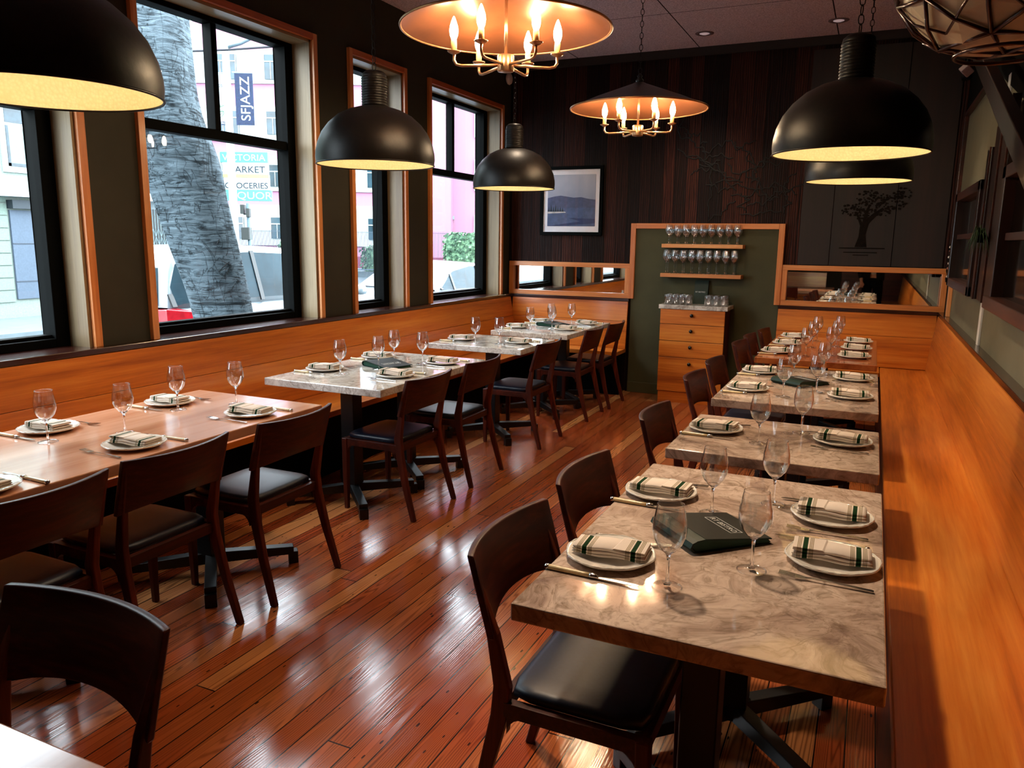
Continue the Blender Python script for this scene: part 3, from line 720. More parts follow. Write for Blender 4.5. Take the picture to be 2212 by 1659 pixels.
chairs = [
 ('right1', XC_R, 1.79, -PI/2, 'walnut chair nearest the camera, at near end of the big right marble table'),
 ('right2', XC_R-.01, 2.40, -PI/2, 'second walnut chair at the big right marble table, behind the nearest chair'),
 ('right3', XC_R-.02, 3.40, -PI/2, 'lone walnut chair at the small square marble table in the right row'),
 ('right4', XC_R-.06, 4.46, -PI/2, 'nearer walnut chair at the third right marble table with the menu'),
 ('right5', XC_R-.06, 5.10, -PI/2, 'farther walnut chair at the third right marble table with the menu'),
 ('right6', XC_R-.06, 6.12, -PI/2, 'nearest walnut chair at the far right wooden table for six'),
 ('right7', XC_R-.05, 6.64, -PI/2, 'middle walnut chair at the far right wooden table for six'),
 ('right8', XC_R, 7.125, -PI/2, 'farthest walnut chair by the back bench at the right wooden table'),
 ('left1', XC_L, 1.42, PI/2, 'walnut chair cut by left picture edge at the window-side wooden table'),
 ('left2', XC_L-.02, 1.965, PI/2, 'middle walnut chair at the left wooden table, its dark seat seen under the back'),
 ('left3', XC_L, 2.58, PI/2, 'walnut chair with blue-sheened seat at the far end of the left wooden table'),
 ('left4', XC_L, 3.71, PI/2, 'walnut chair with near-black seat at the near end of middle-left marble table'),
 ('left5', XC_L, 4.385, PI/2, 'walnut chair at the far end of the middle-left marble table'),
 ('left6', XC_L+.03, 5.43, PI/2, 'walnut chair at the small left marble table for two'),
 ('left7', XC_L+.04, 6.46, PI/2, 'nearer walnut chair at the marble table in back left corner'),
 ('left8', XC_L+.06, 7.04, PI/2, 'farther walnut chair by the corner bench at the back left marble table'),
 ('near', -1.412, .738, PI, 'walnut chair at bottom left corner, its curved back turned to the aisle'),
]
ch0 = make_chair(chairs[0][4]); ch0.location = (chairs[0][1], chairs[0][2], 0); ch0.rotation_euler = (0, 0, chairs[0][3])
for _, x, y, a, lb in chairs[1:]: dup(ch0, (x, y, 0), a+random.uniform(-.02, .02), lb)

# ================================================================== TABLEWARE
def make_plate():
    rad = lambda a, i: 1+(.022*abs(math.cos(4*a))**1.5-.008 if i in (3, 4, 5, 6, 7) else 0)
    t = thing('scalloped_plate', '', 'plate')
    MB().lathe([(0, .004), (.062, .004), (.074, .007), (.102, .0165), (.109, .0185), (.1125, .0185), (.1135, .0165), (.108, .0125), (.078, .003), (.064, 0), (0, 0)], 64, rad=rad).build('dish', MT['china'], t)
    MB().tube([((.1105*(1+.022*abs(math.cos(4*a))**1.5-.008))*math.cos(a) if 0 else .1105*(1+.022*abs(math.cos(4*a))**1.5-.008)*math.cos(a), .1105*(1+.022*abs(math.cos(4*a))**1.5-.008)*math.sin(a), .0185) for a in [2*PI*k/72 for k in range(72)]], [.0018+.0009*math.sin(k*PI/1.5) for k in range(72)]+[], 6, loop=True).build('beaded_rim', MT['china'], t)
    return t
def make_napkin():
    m = MB()
    def slab(z0, z1, hx0, hx1, hy, sx=0, bow=.002):
        rs = []
        for i in range(17):
            q = -1+2*i/16; y = hy*q; b = bow*math.sin(q*5+sx*40); e = 1 if abs(q) < .97 else .5
            zm = (z0+z1)/2; h_ = (z1-z0)/2*e
            ring = [(hx0+.002, y, zm-h_+b), (hx0-.001, y, zm+b), (hx0+.002, y, zm+h_+b), ((hx0+hx1)/2, y, zm+h_*1.15+b), (hx1-.002, y, zm+h_+b), (hx1+.001, y, zm+b), (hx1-.002, y, zm-h_+b), ((hx0+hx1)/2, y, zm-h_+b)]
            rs.append(ring)
        m.rings(rs)
    slab(.016, .0225, -.043, .043, .094); slab(.0225, .030, -.041, .042, .093, .02); slab(.030, .0385, -.037, .041, .0915, .05)
    m.add([(-.037, .018, .0395), (.041, .010, .0402), (.0425, .0915, .0395), (-.038, .0915, .0392), (-.037, .022, .0415), (.041, .014, .0425), (.042, .0905, .0412), (-.037, .0905, .0410)], [(0, 3, 2, 1), (4, 5, 6, 7), (0, 1, 5, 4), (1, 2, 6, 5), (2, 3, 7, 6), (3, 0, 4, 7)])
    return tag(m.build('folded_napkin', MT['napkin']), '', 'napkin')
def make_knife():
    t = thing('table_knife', '', 'knife')
    rs = []
    for y, hw, hz in ((-.115, .004, .004), (-.111, .0075, .006), (-.095, .0078, .0065), (-.06, .0068, .006), (-.02, .0062, .0055), (.0, .0066, .0058)):
        rs.append([(hw*math.cos(a), y, .0065+hz*math.sin(a)) for a in [2*PI*k/10 for k in range(10)]])
    MB().rings(rs).build('handle', MT['horn'], t)
    m = MB(); rs = []
    for y, hw, hz in ((-.118, .004, .004), (-.1165, .0078, .0066), (-.108, .0082, .007), (-.107, .0075, .006)):
        rs.append([(hw*math.cos(a), y, .0066+hz*math.sin(a)) for a in [2*PI*k/10 for k in range(10)]])
    m.rings(rs).build('end_cap', MT['steel'], t); m = MB(); rs = []
    for y, hw, hz in ((-.002, .0068, .006), (.004, .0078, .007), (.012, .0066, .006), (.02, .0058, .004)):
        rs.append([(hw*math.cos(a), y, .0066+hz*math.sin(a)) for a in [2*PI*k/10 for k in range(10)]])
    m.rings(rs); m.build('bolster', MT['steel'], t)
    MB().prism([(-.005, .018), (.0055, .018), (.0065, .05), (.0068, .085), (.004, .108), (-.001, .120), (-.0045, .112), (-.005, .09)], .0048, .0066, f=lambda a, b, c: (a, b, c)).build('blade', MT['steel'], t)
    return t
def make_fork():
    m = MB()
    rs = []
    for y, hw, z in ((-.105, .0045, .004), (-.10, .0058, .0045), (-.05, .0042, .006), (0, .003, .008), (.03, .0028, .007), (.045, .006, .0055), (.055, .0105, .0052), (.068, .0115, .0062)):
        rs.append([(-hw, y, z-.0012), (hw, y, z-.0012), (hw, y, z+.0012), (-hw, y, z+.0012)])
    m.rings(rs, smooth=False)
    for k in range(4):
        x = -.0098+k*.00653
        m.rings([[(x-.0014, y, z-.001), (x+.0014, y, z-.001), (x+.0014, y, z+.001), (x-.0014, y, z+.001)] for y, z in ((.066, .0062), (.085, .0085), (.105, .0095))], smooth=False)
    return tag(m.build('table_fork', MT['steel']), '', 'fork')
def make_glass_obj(s=1.0, st=1.0):
    t = thing('wine_glass', '', 'wine glass')
    hs = .085*st
    bowl = [(.004, hs), (.018, hs+.008), (.031, hs+.024), (.0385, hs+.044), (.040, hs+.058), (.0385, hs+.078), (.034, hs+.10), (.0305, hs+.118)]
    MB().lathe([(r*s, z*s) for r, z in bowl], 36).build('bowl', MT['glass'], t, fix=False)
    rim = MB().tube([(.0305*s*math.cos(2*PI*k/36), .0305*s*math.sin(2*PI*k/36), (hs+.118)*s) for k in range(36)], .0008*s, 6, loop=True)
    rim.build('rim', MT['glass'], t, fix=False)
    MB().lathe([(r*s, z*s) for r, z in [(b_[0]*.955, b_[1]+.0012) for b_ in bowl[1:-1]]], 36).build('inner_wall', MT['glass'], t, fix=False)
    stem = [(.0085, .0075), (.0048, .014), (.0036, .028), (.0036, hs-.02), (.0052, hs-.004), (.012, hs+.003), (.018, hs+.0078), (.0, hs+.0085)]
    MB().lathe([(0, .0072)]+[(r*s, z*s) for r, z in stem], 20).build('stem', MT['glass_solid'], t)
    MB().lathe([(r*s, z*s) for r, z in [(.0335, .0028), (.02, .0047), (.0086, .0076)]], 32).build('foot', MT['glass_stem'], t, fix=False)
    MB().tube([(.0345*s*math.cos(2*PI*k/36), .0345*s*math.sin(2*PI*k/36), .0018*s) for k in range(36)], .0016*s, 8, loop=True).build('foot_rim', MT['glass'], t, fix=False)
    return t
PR = dict(plate=make_plate(), napkin=make_napkin(), knife=make_knife(), fork=make_fork(), glass=make_glass_obj())
USED = set()
def put(key, loc, rz, label, group):
    o = PR[key]
    if key not in USED:
        USED.add(key); o.location = loc; o.rotation_euler = (0, 0, rz); o['label'] = label; o['group'] = group; return o
    return dup(o, loc, rz, label, group)
TN = dict(r1='big right marble table', r2='small right square marble table', r3='third right marble table', r4='far right wooden table',
          l1='left wooden table', l2='middle-left marble table', l3='small left marble table', l4='back left corner table')
# plates: (x, y, facing, seat words)
SET = dict(
 r1=[(-.54, 1.785, 'r', 'nearest chair'), (-.55, 2.34, 'r', 'far chair'), (-.045, 2.345, 'l', 'far bench side'), (-.028, 2.005, 'l', 'near bench side')],
 r2=[(-.55, 3.29, 'r', 'chair side'), (-.05, 3.31, 'l', 'bench side')],
 r3=[(-.565, 4.32, 'r', 'near chair'), (-.575, 4.95, 'r', 'far chair'), (-.05, 4.95, 'l', 'far bench side'), (-.05, 4.35, 'l', 'near bench side')],
 r4=[(-.59, 5.95, 'r', 'near chair'), (-.57, 6.48, 'r', 'middle chair'), (-.56, 7.0, 'r', 'back chair'), (-.065, 5.96, 'l', 'near bench side'), (-.06, 6.43, 'l', 'middle bench side'), (-.055, 6.9, 'l', 'back bench side')],
 l1=[(-3.0, 1.99, 'r', 'left window side'), (-2.49, 1.98, 'l', 'middle chair'), (-2.99, 2.59, 'r', 'far window side'), (-2.49, 2.59, 'l', 'far chair'), (-2.47, 1.40, 'l', 'leftmost cut-off chair')],
 l2=[(-2.965, 3.72, 'r', 'near window side'), (-2.97, 4.29, 'r', 'far window side'), (-2.47, 3.74, 'l', 'near chair'), (-2.47, 4.29, 'l', 'far chair')],
 l3=[(-2.94, 5.41, 'r', 'window side'), (-2.46, 5.46, 'l', 'chair side')],
 l4=[(-2.92, 6.45, 'r', 'near window side'), (-2.90, 6.98, 'r', 'far window side'), (-2.47, 6.50, 'l', 'near chair'), (-2.46, 7.05, 'l', 'far chair')])
GL = dict(r1=[(-.37, 1.68, 'nearest chair'), (-.205, 1.865, 'near bench side'), (-.37, 2.23, 'far chair'), (-.215, 2.40, 'far bench side')],
 r2=[(-.355, 3.14, 'chair side'), (-.215, 3.41, 'bench side')],
 r3=[(-.37, 4.2, 'near chair'), (-.22, 4.42, 'near bench side'), (-.375, 4.83, 'far chair'), (-.22, 5.04, 'far bench side')],
 r4=[(-.385, 5.87, 'near chair'), (-.225, 6.02, 'near bench side'), (-.375, 6.38, 'middle chair'), (-.21, 6.55, 'middle bench side'), (-.37, 6.84, 'back chair'), (-.205, 7.0, 'back bench side')],
 l1=[(-2.83, 1.87, 'left window side'), (-2.69, 2.10, 'middle chair'), (-2.85, 2.51, 'far window side'), (-2.71, 2.73, 'far chair')],
 l2=[(-2.79, 3.64, 'near window side'), (-2.70, 3.90, 'near chair'), (-2.79, 4.21, 'far window side'), (-2.58, 4.22, 'far chair')],
 l3=[(-2.74, 5.26, 'window side'), (-2.57, 5.33, 'chair side')],
 l4=[(-2.75, 6.34, 'near window side'), (-2.61, 6.52, 'near chair'), (-2.74, 6.82, 'far window side'), (-2.57, 6.92, 'far chair')])
for k, L in SET.items():
    for x, y, f, wd in L:
        # a diner on a chair of the right row looks along +x; benches of the right wall look along -x
        a = -PI/2 if f == 'r' else PI/2
        if k[0] == 'l': a = -PI/2 if f == 'r' else PI/2
        a += random.uniform(-.03, .03); ca, sa = math.cos(a), math.sin(a)
        def W_(lx, ly): return (x+lx*ca-ly*sa, y+lx*sa+ly*ca)
        T_ = TN[k]
        put('plate', (x, y, ZT), a+random.uniform(-.3, .3), 'white scalloped plate on the %s, %s setting' % (T_, wd), 'place setting plates')
        nx, ny = W_(random.uniform(-.004, .004), random.uniform(-.004, .004))
        put('napkin', (nx, ny, ZT), a+random.uniform(-.08, .08), 'folded green-striped napkin on plate, %s, %s setting' % (T_, wd), 'green striped napkins on the plates')
        kx, ky = W_(.137, -.005) if f == 'r' or k[0] == 'l' else W_(.121, .035)
        if abs(x+2.47) < .001 and y == 1.40: kx, ky = W_(.137, -.01)
        put('knife', (kx, ky, ZT), a+random.uniform(-.03, .03), 'ivory-handled steel knife beside the plate, %s, %s setting' % (T_, wd), 'table knives')
        fx, fy = W_(-.140, .005) if f == 'l' or k[0] == 'l' else W_(-.124, .02)
        put('fork', (fx, fy, ZT), a+random.uniform(-.04, .04), 'steel fork beside the plate, %s, %s setting' % (T_, wd), 'table forks')
    for x, y, wd in GL[k]:
        put('glass', (x, y, ZT), random.uniform(0, 6), 'empty wine glass on the %s, by the %s setting' % (TN[k], wd), 'wine glasses on the tables')

# menus
def text(body, size, mat, parent, loc, rot, name='lettering', extrude=.0003, align='CENTER', sx=1):
    cu = bpy.data.curves.new(name, 'FONT'); cu.body = body; cu.size = size; cu.extrude = extrude; cu.align_x = align; cu.align_y = 'CENTER'
    cu.resolution_u = 4; cu.materials.append(mat)
    o = bpy.data.objects.new(name, cu); C.objects.link(o); o.parent = parent; o.location = loc; o.rotation_euler = rot; o.scale = (sx, 1, 1)
    dg_ = bpy.context.evaluated_depsgraph_get(); me_ = bpy.data.meshes.new_from_object(o.evaluated_get(dg_))
    q = bpy.data.objects.new(name, me_); C.objects.link(q); q.parent = parent; q.location = loc; q.rotation_euler = rot; q.scale = (sx, 1, 1)
    bpy.data.objects.remove(o); return q
def make_menu(label):
    t = thing('folded_menu', label, 'menu', (0, 0, 0), 0, 'green folded menus on the tables')
    hy = .104; prof = [(.125, 0), (.125, .0022), (-.09, .0022), (-.108, .006), (-.117, .016), (-.112, .026), (-.098, .031), (-.08, .0335), (.128, .0125), (.128, .0150), (-.08, .0362), (-.102, .034), (-.117, .0285), (-.1235, .016), (-.113, .003), (-.09, 0)]
    MB().prism(prof, -hy, hy, f=lambda a, b, c: (a, c, b), smooth=False).build('cover', MT['menu'], t)
    sl = math.atan2(-.0212, .208)
    MB().prism([(-.104, .0045), (.128, .0035), (.120, .0118), (-.08, .0322), (-.098, .0296), (-.110, .0235), (-.1135, .015)], -hy+.004, hy-.012, f=lambda a, b, c: (a, c, b)).build('inner_pages', plain('teal_pages', '#0a3a2c', .5, spec=.3), t)
    MB().hexa([(-.078, -hy+.001, .0361), (.127, -hy+.001, .0152), (.127, hy-.001, .0152), (-.078, hy-.001, .0361), (-.078, -hy+.001, .0368), (.127, -hy+.001, .0159), (.127, hy-.001, .0159), (-.078, hy-.001, .0368)]).build('front_panel', MT['menutop'], t)
    def z(x): return .0372-.1019*(x+.078)
    o = text('RT BISTRO', .024, MT['menutext'], t, (.045, 0, z(.045)), (0, -sl, 0)); o.rotation_euler = Matrix.Rotation(-sl, 3, 'Y').to_4x4().to_3x3().to_4x4().to_euler()
    o.rotation_euler = (Matrix.Rotation(-sl, 4, 'Y') @ Matrix.Rotation(-PI/2, 4, 'Z')).to_euler()
    m = MB()
    for xx in (.026, .064): m.hexa([(xx-.0007, -.062, z(xx)-.0004), (xx+.0007, -.062, z(xx)-.0004), (xx+.0007, .062, z(xx)-.0004), (xx-.0007, .062, z(xx)-.0004), (xx-.0007, -.062, z(xx)+.0003), (xx+.0007, -.062, z(xx)+.0003), (xx+.0007, .062, z(xx)+.0003), (xx-.0007, .062, z(xx)+.0003)])
    for yy in (-.062, .062):
        a, b = .026, .064
        m.hexa([(a, yy-.0007, z(a)-.0004), (b, yy-.0007, z(b)-.0004), (b, yy+.0007, z(b)-.0004), (a, yy+.0007, z(a)-.0004), (a, yy-.0007, z(a)+.0003), (b, yy-.0007, z(b)+.0003), (b, yy+.0007, z(b)+.0003), (a, yy+.0007, z(a)+.0003)])
    m.build('logo_border', MT['menutext'], t)
    return t
mn = make_menu('dark green folded menu standing half open on the big right marble table')
mn.location = (-.345, 2.055, ZT); mn.rotation_euler = (0, 0, math.radians(44))
dup(mn, (-.325, 4.665, ZT), math.radians(54), 'dark green folded menu on the third right marble table')
dup(mn, (-2.72, 4.02, ZT), math.radians(-20), 'green folded menu lying between glasses on the middle-left marble table')
dup(mn, (-2.70, 6.77, ZT), math.radians(-12), 'green folded menu on the back left corner table')
t = thing('upright_menu', 'dark green menu standing upright on the drawer cabinet between tumblers', 'menu', (-1.515, 7.70, .958), .0)
MB().hexa([(-.066, -.03, 0), (.066, -.03, 0), (.066, -.026, 0), (-.066, -.026, 0), (-.066, .036, .228), (.066, .036, .228), (.066, .040, .228), (-.066, .040, .228)]).box(-.066, .066, .036, .042, 0, .228).build('cover', MT['menu'], t)
text('RT BISTRO', .02, MT['menutext'], t, (-.005, -.0005, .115), (PI/2-math.atan2(.066, .228), 0, 0)).location = (-.005, -.0305+.115*.066/.228+.003-.0045, .115)

# glasses on the shelves
gs = make_glass_obj(.92, 1.0); gt = make_glass_obj(.95, 1.42)
ordn = ['first', 'second', 'third', 'fourth', 'fifth', 'sixth', 'seventh', 'eighth', 'ninth']
for proto, z, nm in ((gs, 1.535, 'upper'), (gt, 1.25, 'lower')):
    for r_, (yy, rn, dx) in enumerate(((7.645, 'front', 0), (7.722, 'back', .0))):
        for i in range(9):
            x = -1.845+i*.0815+(0 if nm == 'upper' else -.015)+dx
            lb = 'empty wine glass, %s from left in the %s row of the %s shelf' % (ordn[i], rn, nm)
            if r_ == 0 and i == 0: proto.location = (x, yy, z); proto['label'] = lb; proto['group'] = 'wine glasses on the %s shelf' % nm
            else: dup(proto, (x, yy, z), random.uniform(0, 6), lb, 'wine glasses on the %s shelf' % nm)
tm = tag(MB().lathe([(0, .012), (.028, .012), (.031, .095), (.033, .096), (.034, .094), (.031, .003), (.026, 0), (0, 0)], 24).build('glass_tumbler', MT['glass'], fix=False), '', 'tumbler')
first = True
for side, xs in (('left', [-1.79, -1.722, -1.654, -1.60]), ('right', [-1.405, -1.335, -1.265])):
    for j, (yy, rn) in enumerate(((7.50, 'front'), (7.575, 'middle'), (7.65, 'back'))):
        for i, x in enumerate(xs):
            if yy > 7.6 and abs(x+1.6) < .02: continue
            lb = 'clear tumbler on cabinet, %s in the %s row, %s of the upright menu' % (ordn[i], rn, side)
            o = tm if first else tm.copy()
            if not first: C.objects.link(o)
            first = False
            o.location = (x, yy, .958); o['label'] = lb; o['group'] = 'tumblers on the drawer cabinet'

# ================================================================== LAMPS
def chain_mb(z0, z1, x=0, y=0, L=.042, wd=.011, r=.0022):
    m = MB(); n = int((z1-z0)/(L-2*r*1.6)); st = (z1-z0)/n
    for i in range(n):
        zc = z0+(i+.5)*st; pts = []
        for k in range(10):
            a = 2*PI*k/10; px_ = wd*math.cos(a)*(1 if abs(math.sin(a)) < .9 else .6); pz = L/2*math.sin(a)
            pts.append((x+px_, y, zc+pz) if i % 2 == 0 else (x, y+px_, zc+pz))
        m.tube(pts, r, 5, loop=True)
    return m
def make_dome(label):
    t = thing('dome_pendant', label, 'pendant lamp', (0, 0, 0), 0, 'black dome pendants over the tables')
    out = [(.300, 0), (.3035, .03), (.302, .06), (.292, .105), (.270, .155), (.236, .20), (.190, .240), (.135, .268), (.085, .283), (.058, .288)]
    inn = [(.297, .0), (.2985, .03), (.297, .06), (.287, .103), (.265, .152), (.231, .196), (.186, .235), (.133, .262), (.08, .276), (.0, .28)]
    MB().lathe(out, 72).build('shade', MT['shell'], t, fix=False)
    MB().lathe(inn, 72).build('gold_lining', MT['gold'], t, fix=False)
    MB().lathe([(.2965, .0), (.2985, -.003), (.302, -.003), (.3045, .0), (.302, .004), (.2975, .004)], 72, closed=True).build('rim', MT['shell'], t)
    nk = [(.058, .286)]
    for i in range(11): z = .292+i*.0125; nk += [(.064, z), (.0665, z+.005), (.064, z+.010), (.0615, z+.0115)]
    nk += [(.062, .432), (.060, .445), (.045, .458), (.012, .464), (0, .465)]
    MB().lathe(nk, 32).build('ribbed_neck', MT['shell'], t)
    MB().lathe([(0, -.05), (.02, -.046), (.04, -.03), (.048, -.0), (.04, .03), (.02, .05), (.016, .085), (0, .085)], 20, (0, 0, .175)).build('bulb', MT['bulb2'], t)
    MB().lathe([(.0, .26), (.02, .26), (.02, .285), (0, .285)], 12).build('socket', MT['white'], t)
    chain_mb(.463, ZC-1.92).build('chain', MT['chain'], t)
    return t
d0 = make_dome('huge black dome pendant cut by the top left picture corner'); d0.location = (-2.10, 1.475, 1.928)
dup(d0, (-2.381, 3.449, 1.923), 0, 'black dome pendant hanging before the narrow window and middle-left table')
dup(d0, (-2.473, 5.355, 1.927), 1, 'smallest-looking left black dome pendant, beside the framed picture')
dup(d0, (-.13, 3.55, 1.914), 2, 'large black dome pendant over the right row, nearer of two')
dup(d0, (-.131, 5.283, 1.930), 3, 'black dome pendant half hidden below the larger one, over the right row')

def make_chandelier(label, rot):
    t = thing('cone_chandelier', label, 'chandelier', (0, 0, 0), rot, 'wide cone chandeliers over the aisle')
    MB().lathe([(.449, .0), (.30, .062), (.15, .118), (.05, .155), (.03, .165), (0, .167)], 72).build('cone_shade', MT['cone_out'], t, fix=False)
    MB().lathe([(.446, -.002), (.30, .056), (.15, .112), (.05, .148), (0, .155)], 72).build('copper_lining', MT['cone_in'], t, fix=False)
    MB().tube([(.449*math.cos(2*PI*k/72), .449*math.sin(2*PI*k/72), -.001) for k in range(72)], .0055, 8, loop=True).build('rim', MT['rim'], t)
    MB().lathe([(.0, .16), (.022, .165), (.026, .18), (.012, .195), (.018, .205), (.006, .22), (0, .222)], 20).build('finial', MT['cone_out'], t)
    MB().tube([(0, 0, -.10), (0, 0, .155)], .0075, 10).build('centre_rod', MT['brass'], t)
    MB().lathe([(0, -.175), (.034, -.172), (.036, -.168), (.036, -.108), (.030, -.104), (0, -.102)], 24).build('hub', MT['brass'], t)
    for k in range(6):
        a = k*PI/3; d = Vector((math.cos(a), math.sin(a), 0))
        pts = [d*.03+Vector((0, 0, -.145)), d*.12+Vector((0, 0, -.150)), d*.19+Vector((0, 0, -.152)), d*.212+Vector((0, 0, -.147)), d*.222+Vector((0, 0, -.132)), d*.222+Vector((0, 0, -.104))]
        ar = MB().tube(pts, .0062, 8).build('arm', MT['brass'], t)
        c = tuple(d*.222)
        MB().lathe([(0, -.108), (.012, -.106), (.027, -.098), (.0285, -.094), (.024, -.095), (0, -.098)], 20, c).build('drip_cup', MT['brass'], ar)
        MB().lathe([(0, -.097), (.0125, -.097), (.0125, -.05), (0, -.05)], 14, c).build('candle_sleeve', MT['candle'], ar)
        MB().lathe([(0, -.052), (.009, -.05), (.016, -.032), (.0185, -.014), (.016, .006), (.009, .028), (.003, .042), (0, .045)], 16, c).build('candle_bulb', MT['bulb'], ar)
    chain_mb(.22, ZC-2.43).build('chain', MT['chain'], t)
    return t
c0 = make_chandelier('larger-looking copper cone chandelier with six candle bulbs at the top centre', .5); c0.location = (-1.51, 3.17, 2.435)
dup(c0, (-1.50, 5.20, 2.415), .22, 'farther copper cone chandelier with six candle bulbs before the plank wall')

# geodesic globe lamp
t = thing('globe_lamp', 'big unlit cream globe lamp with copper lattice at top right', 'pendant lamp', (.293, 2.776, 2.411))
bm = bmesh.new(); bmesh.ops.create_icosphere(bm, subdivisions=3, radius=.325)
zb = -.302
for v in bm.verts:
    if v.co.z < zb: v.co.z = zb
m = MB(); 
ids = [[v.index for v in f.verts] for f in bm.faces]; m.add([v.co*.985 for v in bm.verts], ids); m.build('cream_panels', MT['capiz'], t)
bm2 = bmesh.new(); bmesh.ops.create_icosphere(bm2, subdivisions=2, radius=.330)
m = MB()
for e in bm2.edges:
    a, b = e.verts[0].co.copy(), e.verts[1].co.copy()
    if a.z < zb-.006 and b.z < zb-.006: continue
    for v in (a, b):
        if v.z < zb-.002: v.z = zb-.002
    mid = (a+b)/2; mid = mid.normalized()*.330 if mid.z > zb+.03 else mid
    m.tube([a, mid, b], .0062, 6)
bm3 = bmesh.new(); bmesh.ops.create_icosphere(bm3, subdivisions=1, radius=.333)
for f in bm3.faces:
    c_ = f.calc_center_median().normalized()*.331
    if c_.z < zb+.01: continue
    for v in f.verts:
        if v.co.z > zb: m.tube([c_, (c_+v.co).normalized()*.334, v.co.normalized()*.332], .0042, 5)
m.tube([(.130*math.cos(2*PI*k/40), .130*math.sin(2*PI*k/40), zb-.004) for k in range(40)], .006, 8, loop=True)
m.build('copper_lattice', MT['copper'], t)
for b_ in (bm, bm2, bm3): b_.free()
chain_mb(.33, ZC-2.411).build('chain', MT['chain'], t)

for x, y, lb in ((-1.534, 7.30, 'small round recessed ceiling light, left one above the plank wall'), (-.437, 7.30, 'small round recessed ceiling light, right one near the dome chain'), (-.21, 6.62, 'lit recessed ceiling light nearest the camera, above the wooden table')):
    t = thing('ceiling_downlight', lb, 'ceiling light', (x, y, ZC), 0, 'recessed lights in the ceiling')
    MB().lathe([(.045, -.004), (.075, -.006), (.082, -.002), (.082, .0), (.045, .0)], 32, closed=True).build('trim_ring', MT['soffit'] if 0 else plain('ring_paint', '#6a5c62', .5), t)
    MB().lathe([(0, -.012), (.025, -.010), (.044, -.003), (.045, 0), (0, 0)], 24).build('lens', MT['downl'] if y > 7 else emis('lit_downlight_glow', '#ffe2b4', 90), t)
# ================================================================== STREET OUTSIDE
GZ = -.28
M2 = {}
def om(k, col, rough=.7, **kw):
    if k not in M2: M2[k] = plain(k, col, rough, **kw)
    return M2[k]
asph = om('wet_asphalt', '#3c464c', .35, var=.15, scale=3)
pave = om('pale_pavement', '#586266', .8, var=.1, scale=4)
struct(MB().box(-90, -6.35, -40, 110, GZ-.2, GZ).build('road', asph))
struct(MB().box(-6.35, -3.92, -40, 110, GZ-.2, GZ+.12).build('sidewalk_near', pave))
struct(MB().box(-15.9, -13.4, -40, 19.0, GZ-.2, GZ+.13).build('sidewalk_far', pave))

# street tree
def make_bark():
    t = NT('grey_ficus_bark', .85, spec=.2)
    n1 = t.noise(t.map((3, 3, 3)), 1.6, 5, .6, .6)
    ringn = t.noise(t.map((1.6, 1.6, 11)), 2.2, 6, .72, 1.6)
    c = t.ramp(ringn, [(.38, '#070b0e'), (.52, '#66747c'), (.455, '#323e44')])
    c = t.mix(t.ramp(n1, [(.4, 0.), (.7, .6)]), c, '#74838c')
    big = t.noise(t.map((5, 5, 1.3)), 1.5, 3, .5, 1.2); ed = t.math('ABSOLUTE', t.math('SUBTRACT', big, .5))
    c = t.mix(t.ramp(ed, [(0., .85), (.02, 0.)]), c, '#10181c')
    cut = t.noise(t.map((1.2, 1.2, 22)), 1.6, 3, .5, .8); c = t.mix(t.ramp(cut, [(.28, .9), (.36, 0.)]), c, '#0c1418')
    t.color(c); t.bump(ringn, .9, .05); return t.mat
bark = make_bark()
t = thing('street_tree', 'thick leaning grey tree trunk right outside the largest window', 'tree', (-5.55, 5.5, GZ))
rs = []
for z, a, b in ((-.3, 5.10, 6.06), (0, 5.16, 5.94), (.4, 5.16, 5.88), (.8, 5.13, 5.83), (1.1, 5.07, 5.76), (1.4, 4.98, 5.69), (1.7, 4.90, 5.60), (2.0, 4.80, 5.53), (2.25, 4.64, 5.46), (2.45, 4.5, 5.34), (2.7, 4.45, 5.27), (3.0, 4.45, 5.27), (3.4, 4.42, 5.26), (4.0, 4.35, 5.2), (5.0, 4.2, 5.0), (6.5, 3.9, 4.7)):
    c = (a+b)/2+.03+.0*z-.05*math.exp(-((z-1.7)/.6)**2); r_ = (b-a)/2*(.75+.13*math.exp(-((z-1.9)/.7)**2)); ring = []
    for k in range(48):
        an = 2*PI*k/48; lobe = 1+.05*math.sin(3*an+z*.8)+.035*math.sin(5*an-z*1.3+1)+.02*math.sin(11*an+z*2)
        ring.append((r_*lobe*math.cos(an)*.95, c-5.5+r_*lobe*math.sin(an), z-GZ))
    rs.append(ring)
MB().rings(rs).build('trunk', bark, t, subsurf=1)
MB().tube([(0, -1.3, 6.6), (.3, -2.2, 8.0)], [.35, .2], 12).tube([(0, -1.0, 6.3), (-.6, .6, 8.6)], [.3, .15], 12).build('limb', bark, t)
mc = MB()
for pts in ([(0, 0), (0, .09), (.03, .05), (.06, .09), (.06, 0)], [(.09, 0), (.12, .09), (.15, 0)], [(.10, .035), (.14, .035)], [(.18, 0), (.18, .08)], [(.2, .0), (.2, .08), (.25, 0), (.25, .08)], [(.02, -.16), (.08, -.06)], [(.13, -.16), (.16, -.06), (.2, -.16)], [(.06, -.3), (.2, -.36), (.02, -.4), (.2, -.28), (.12, -.42)]):
    mc.tube([(.27, -.33+x, 1.92+z) for x, z in pts], .006, 5)
mc.build('carved_marks', om('dark_cut', '#0c1216'), t)

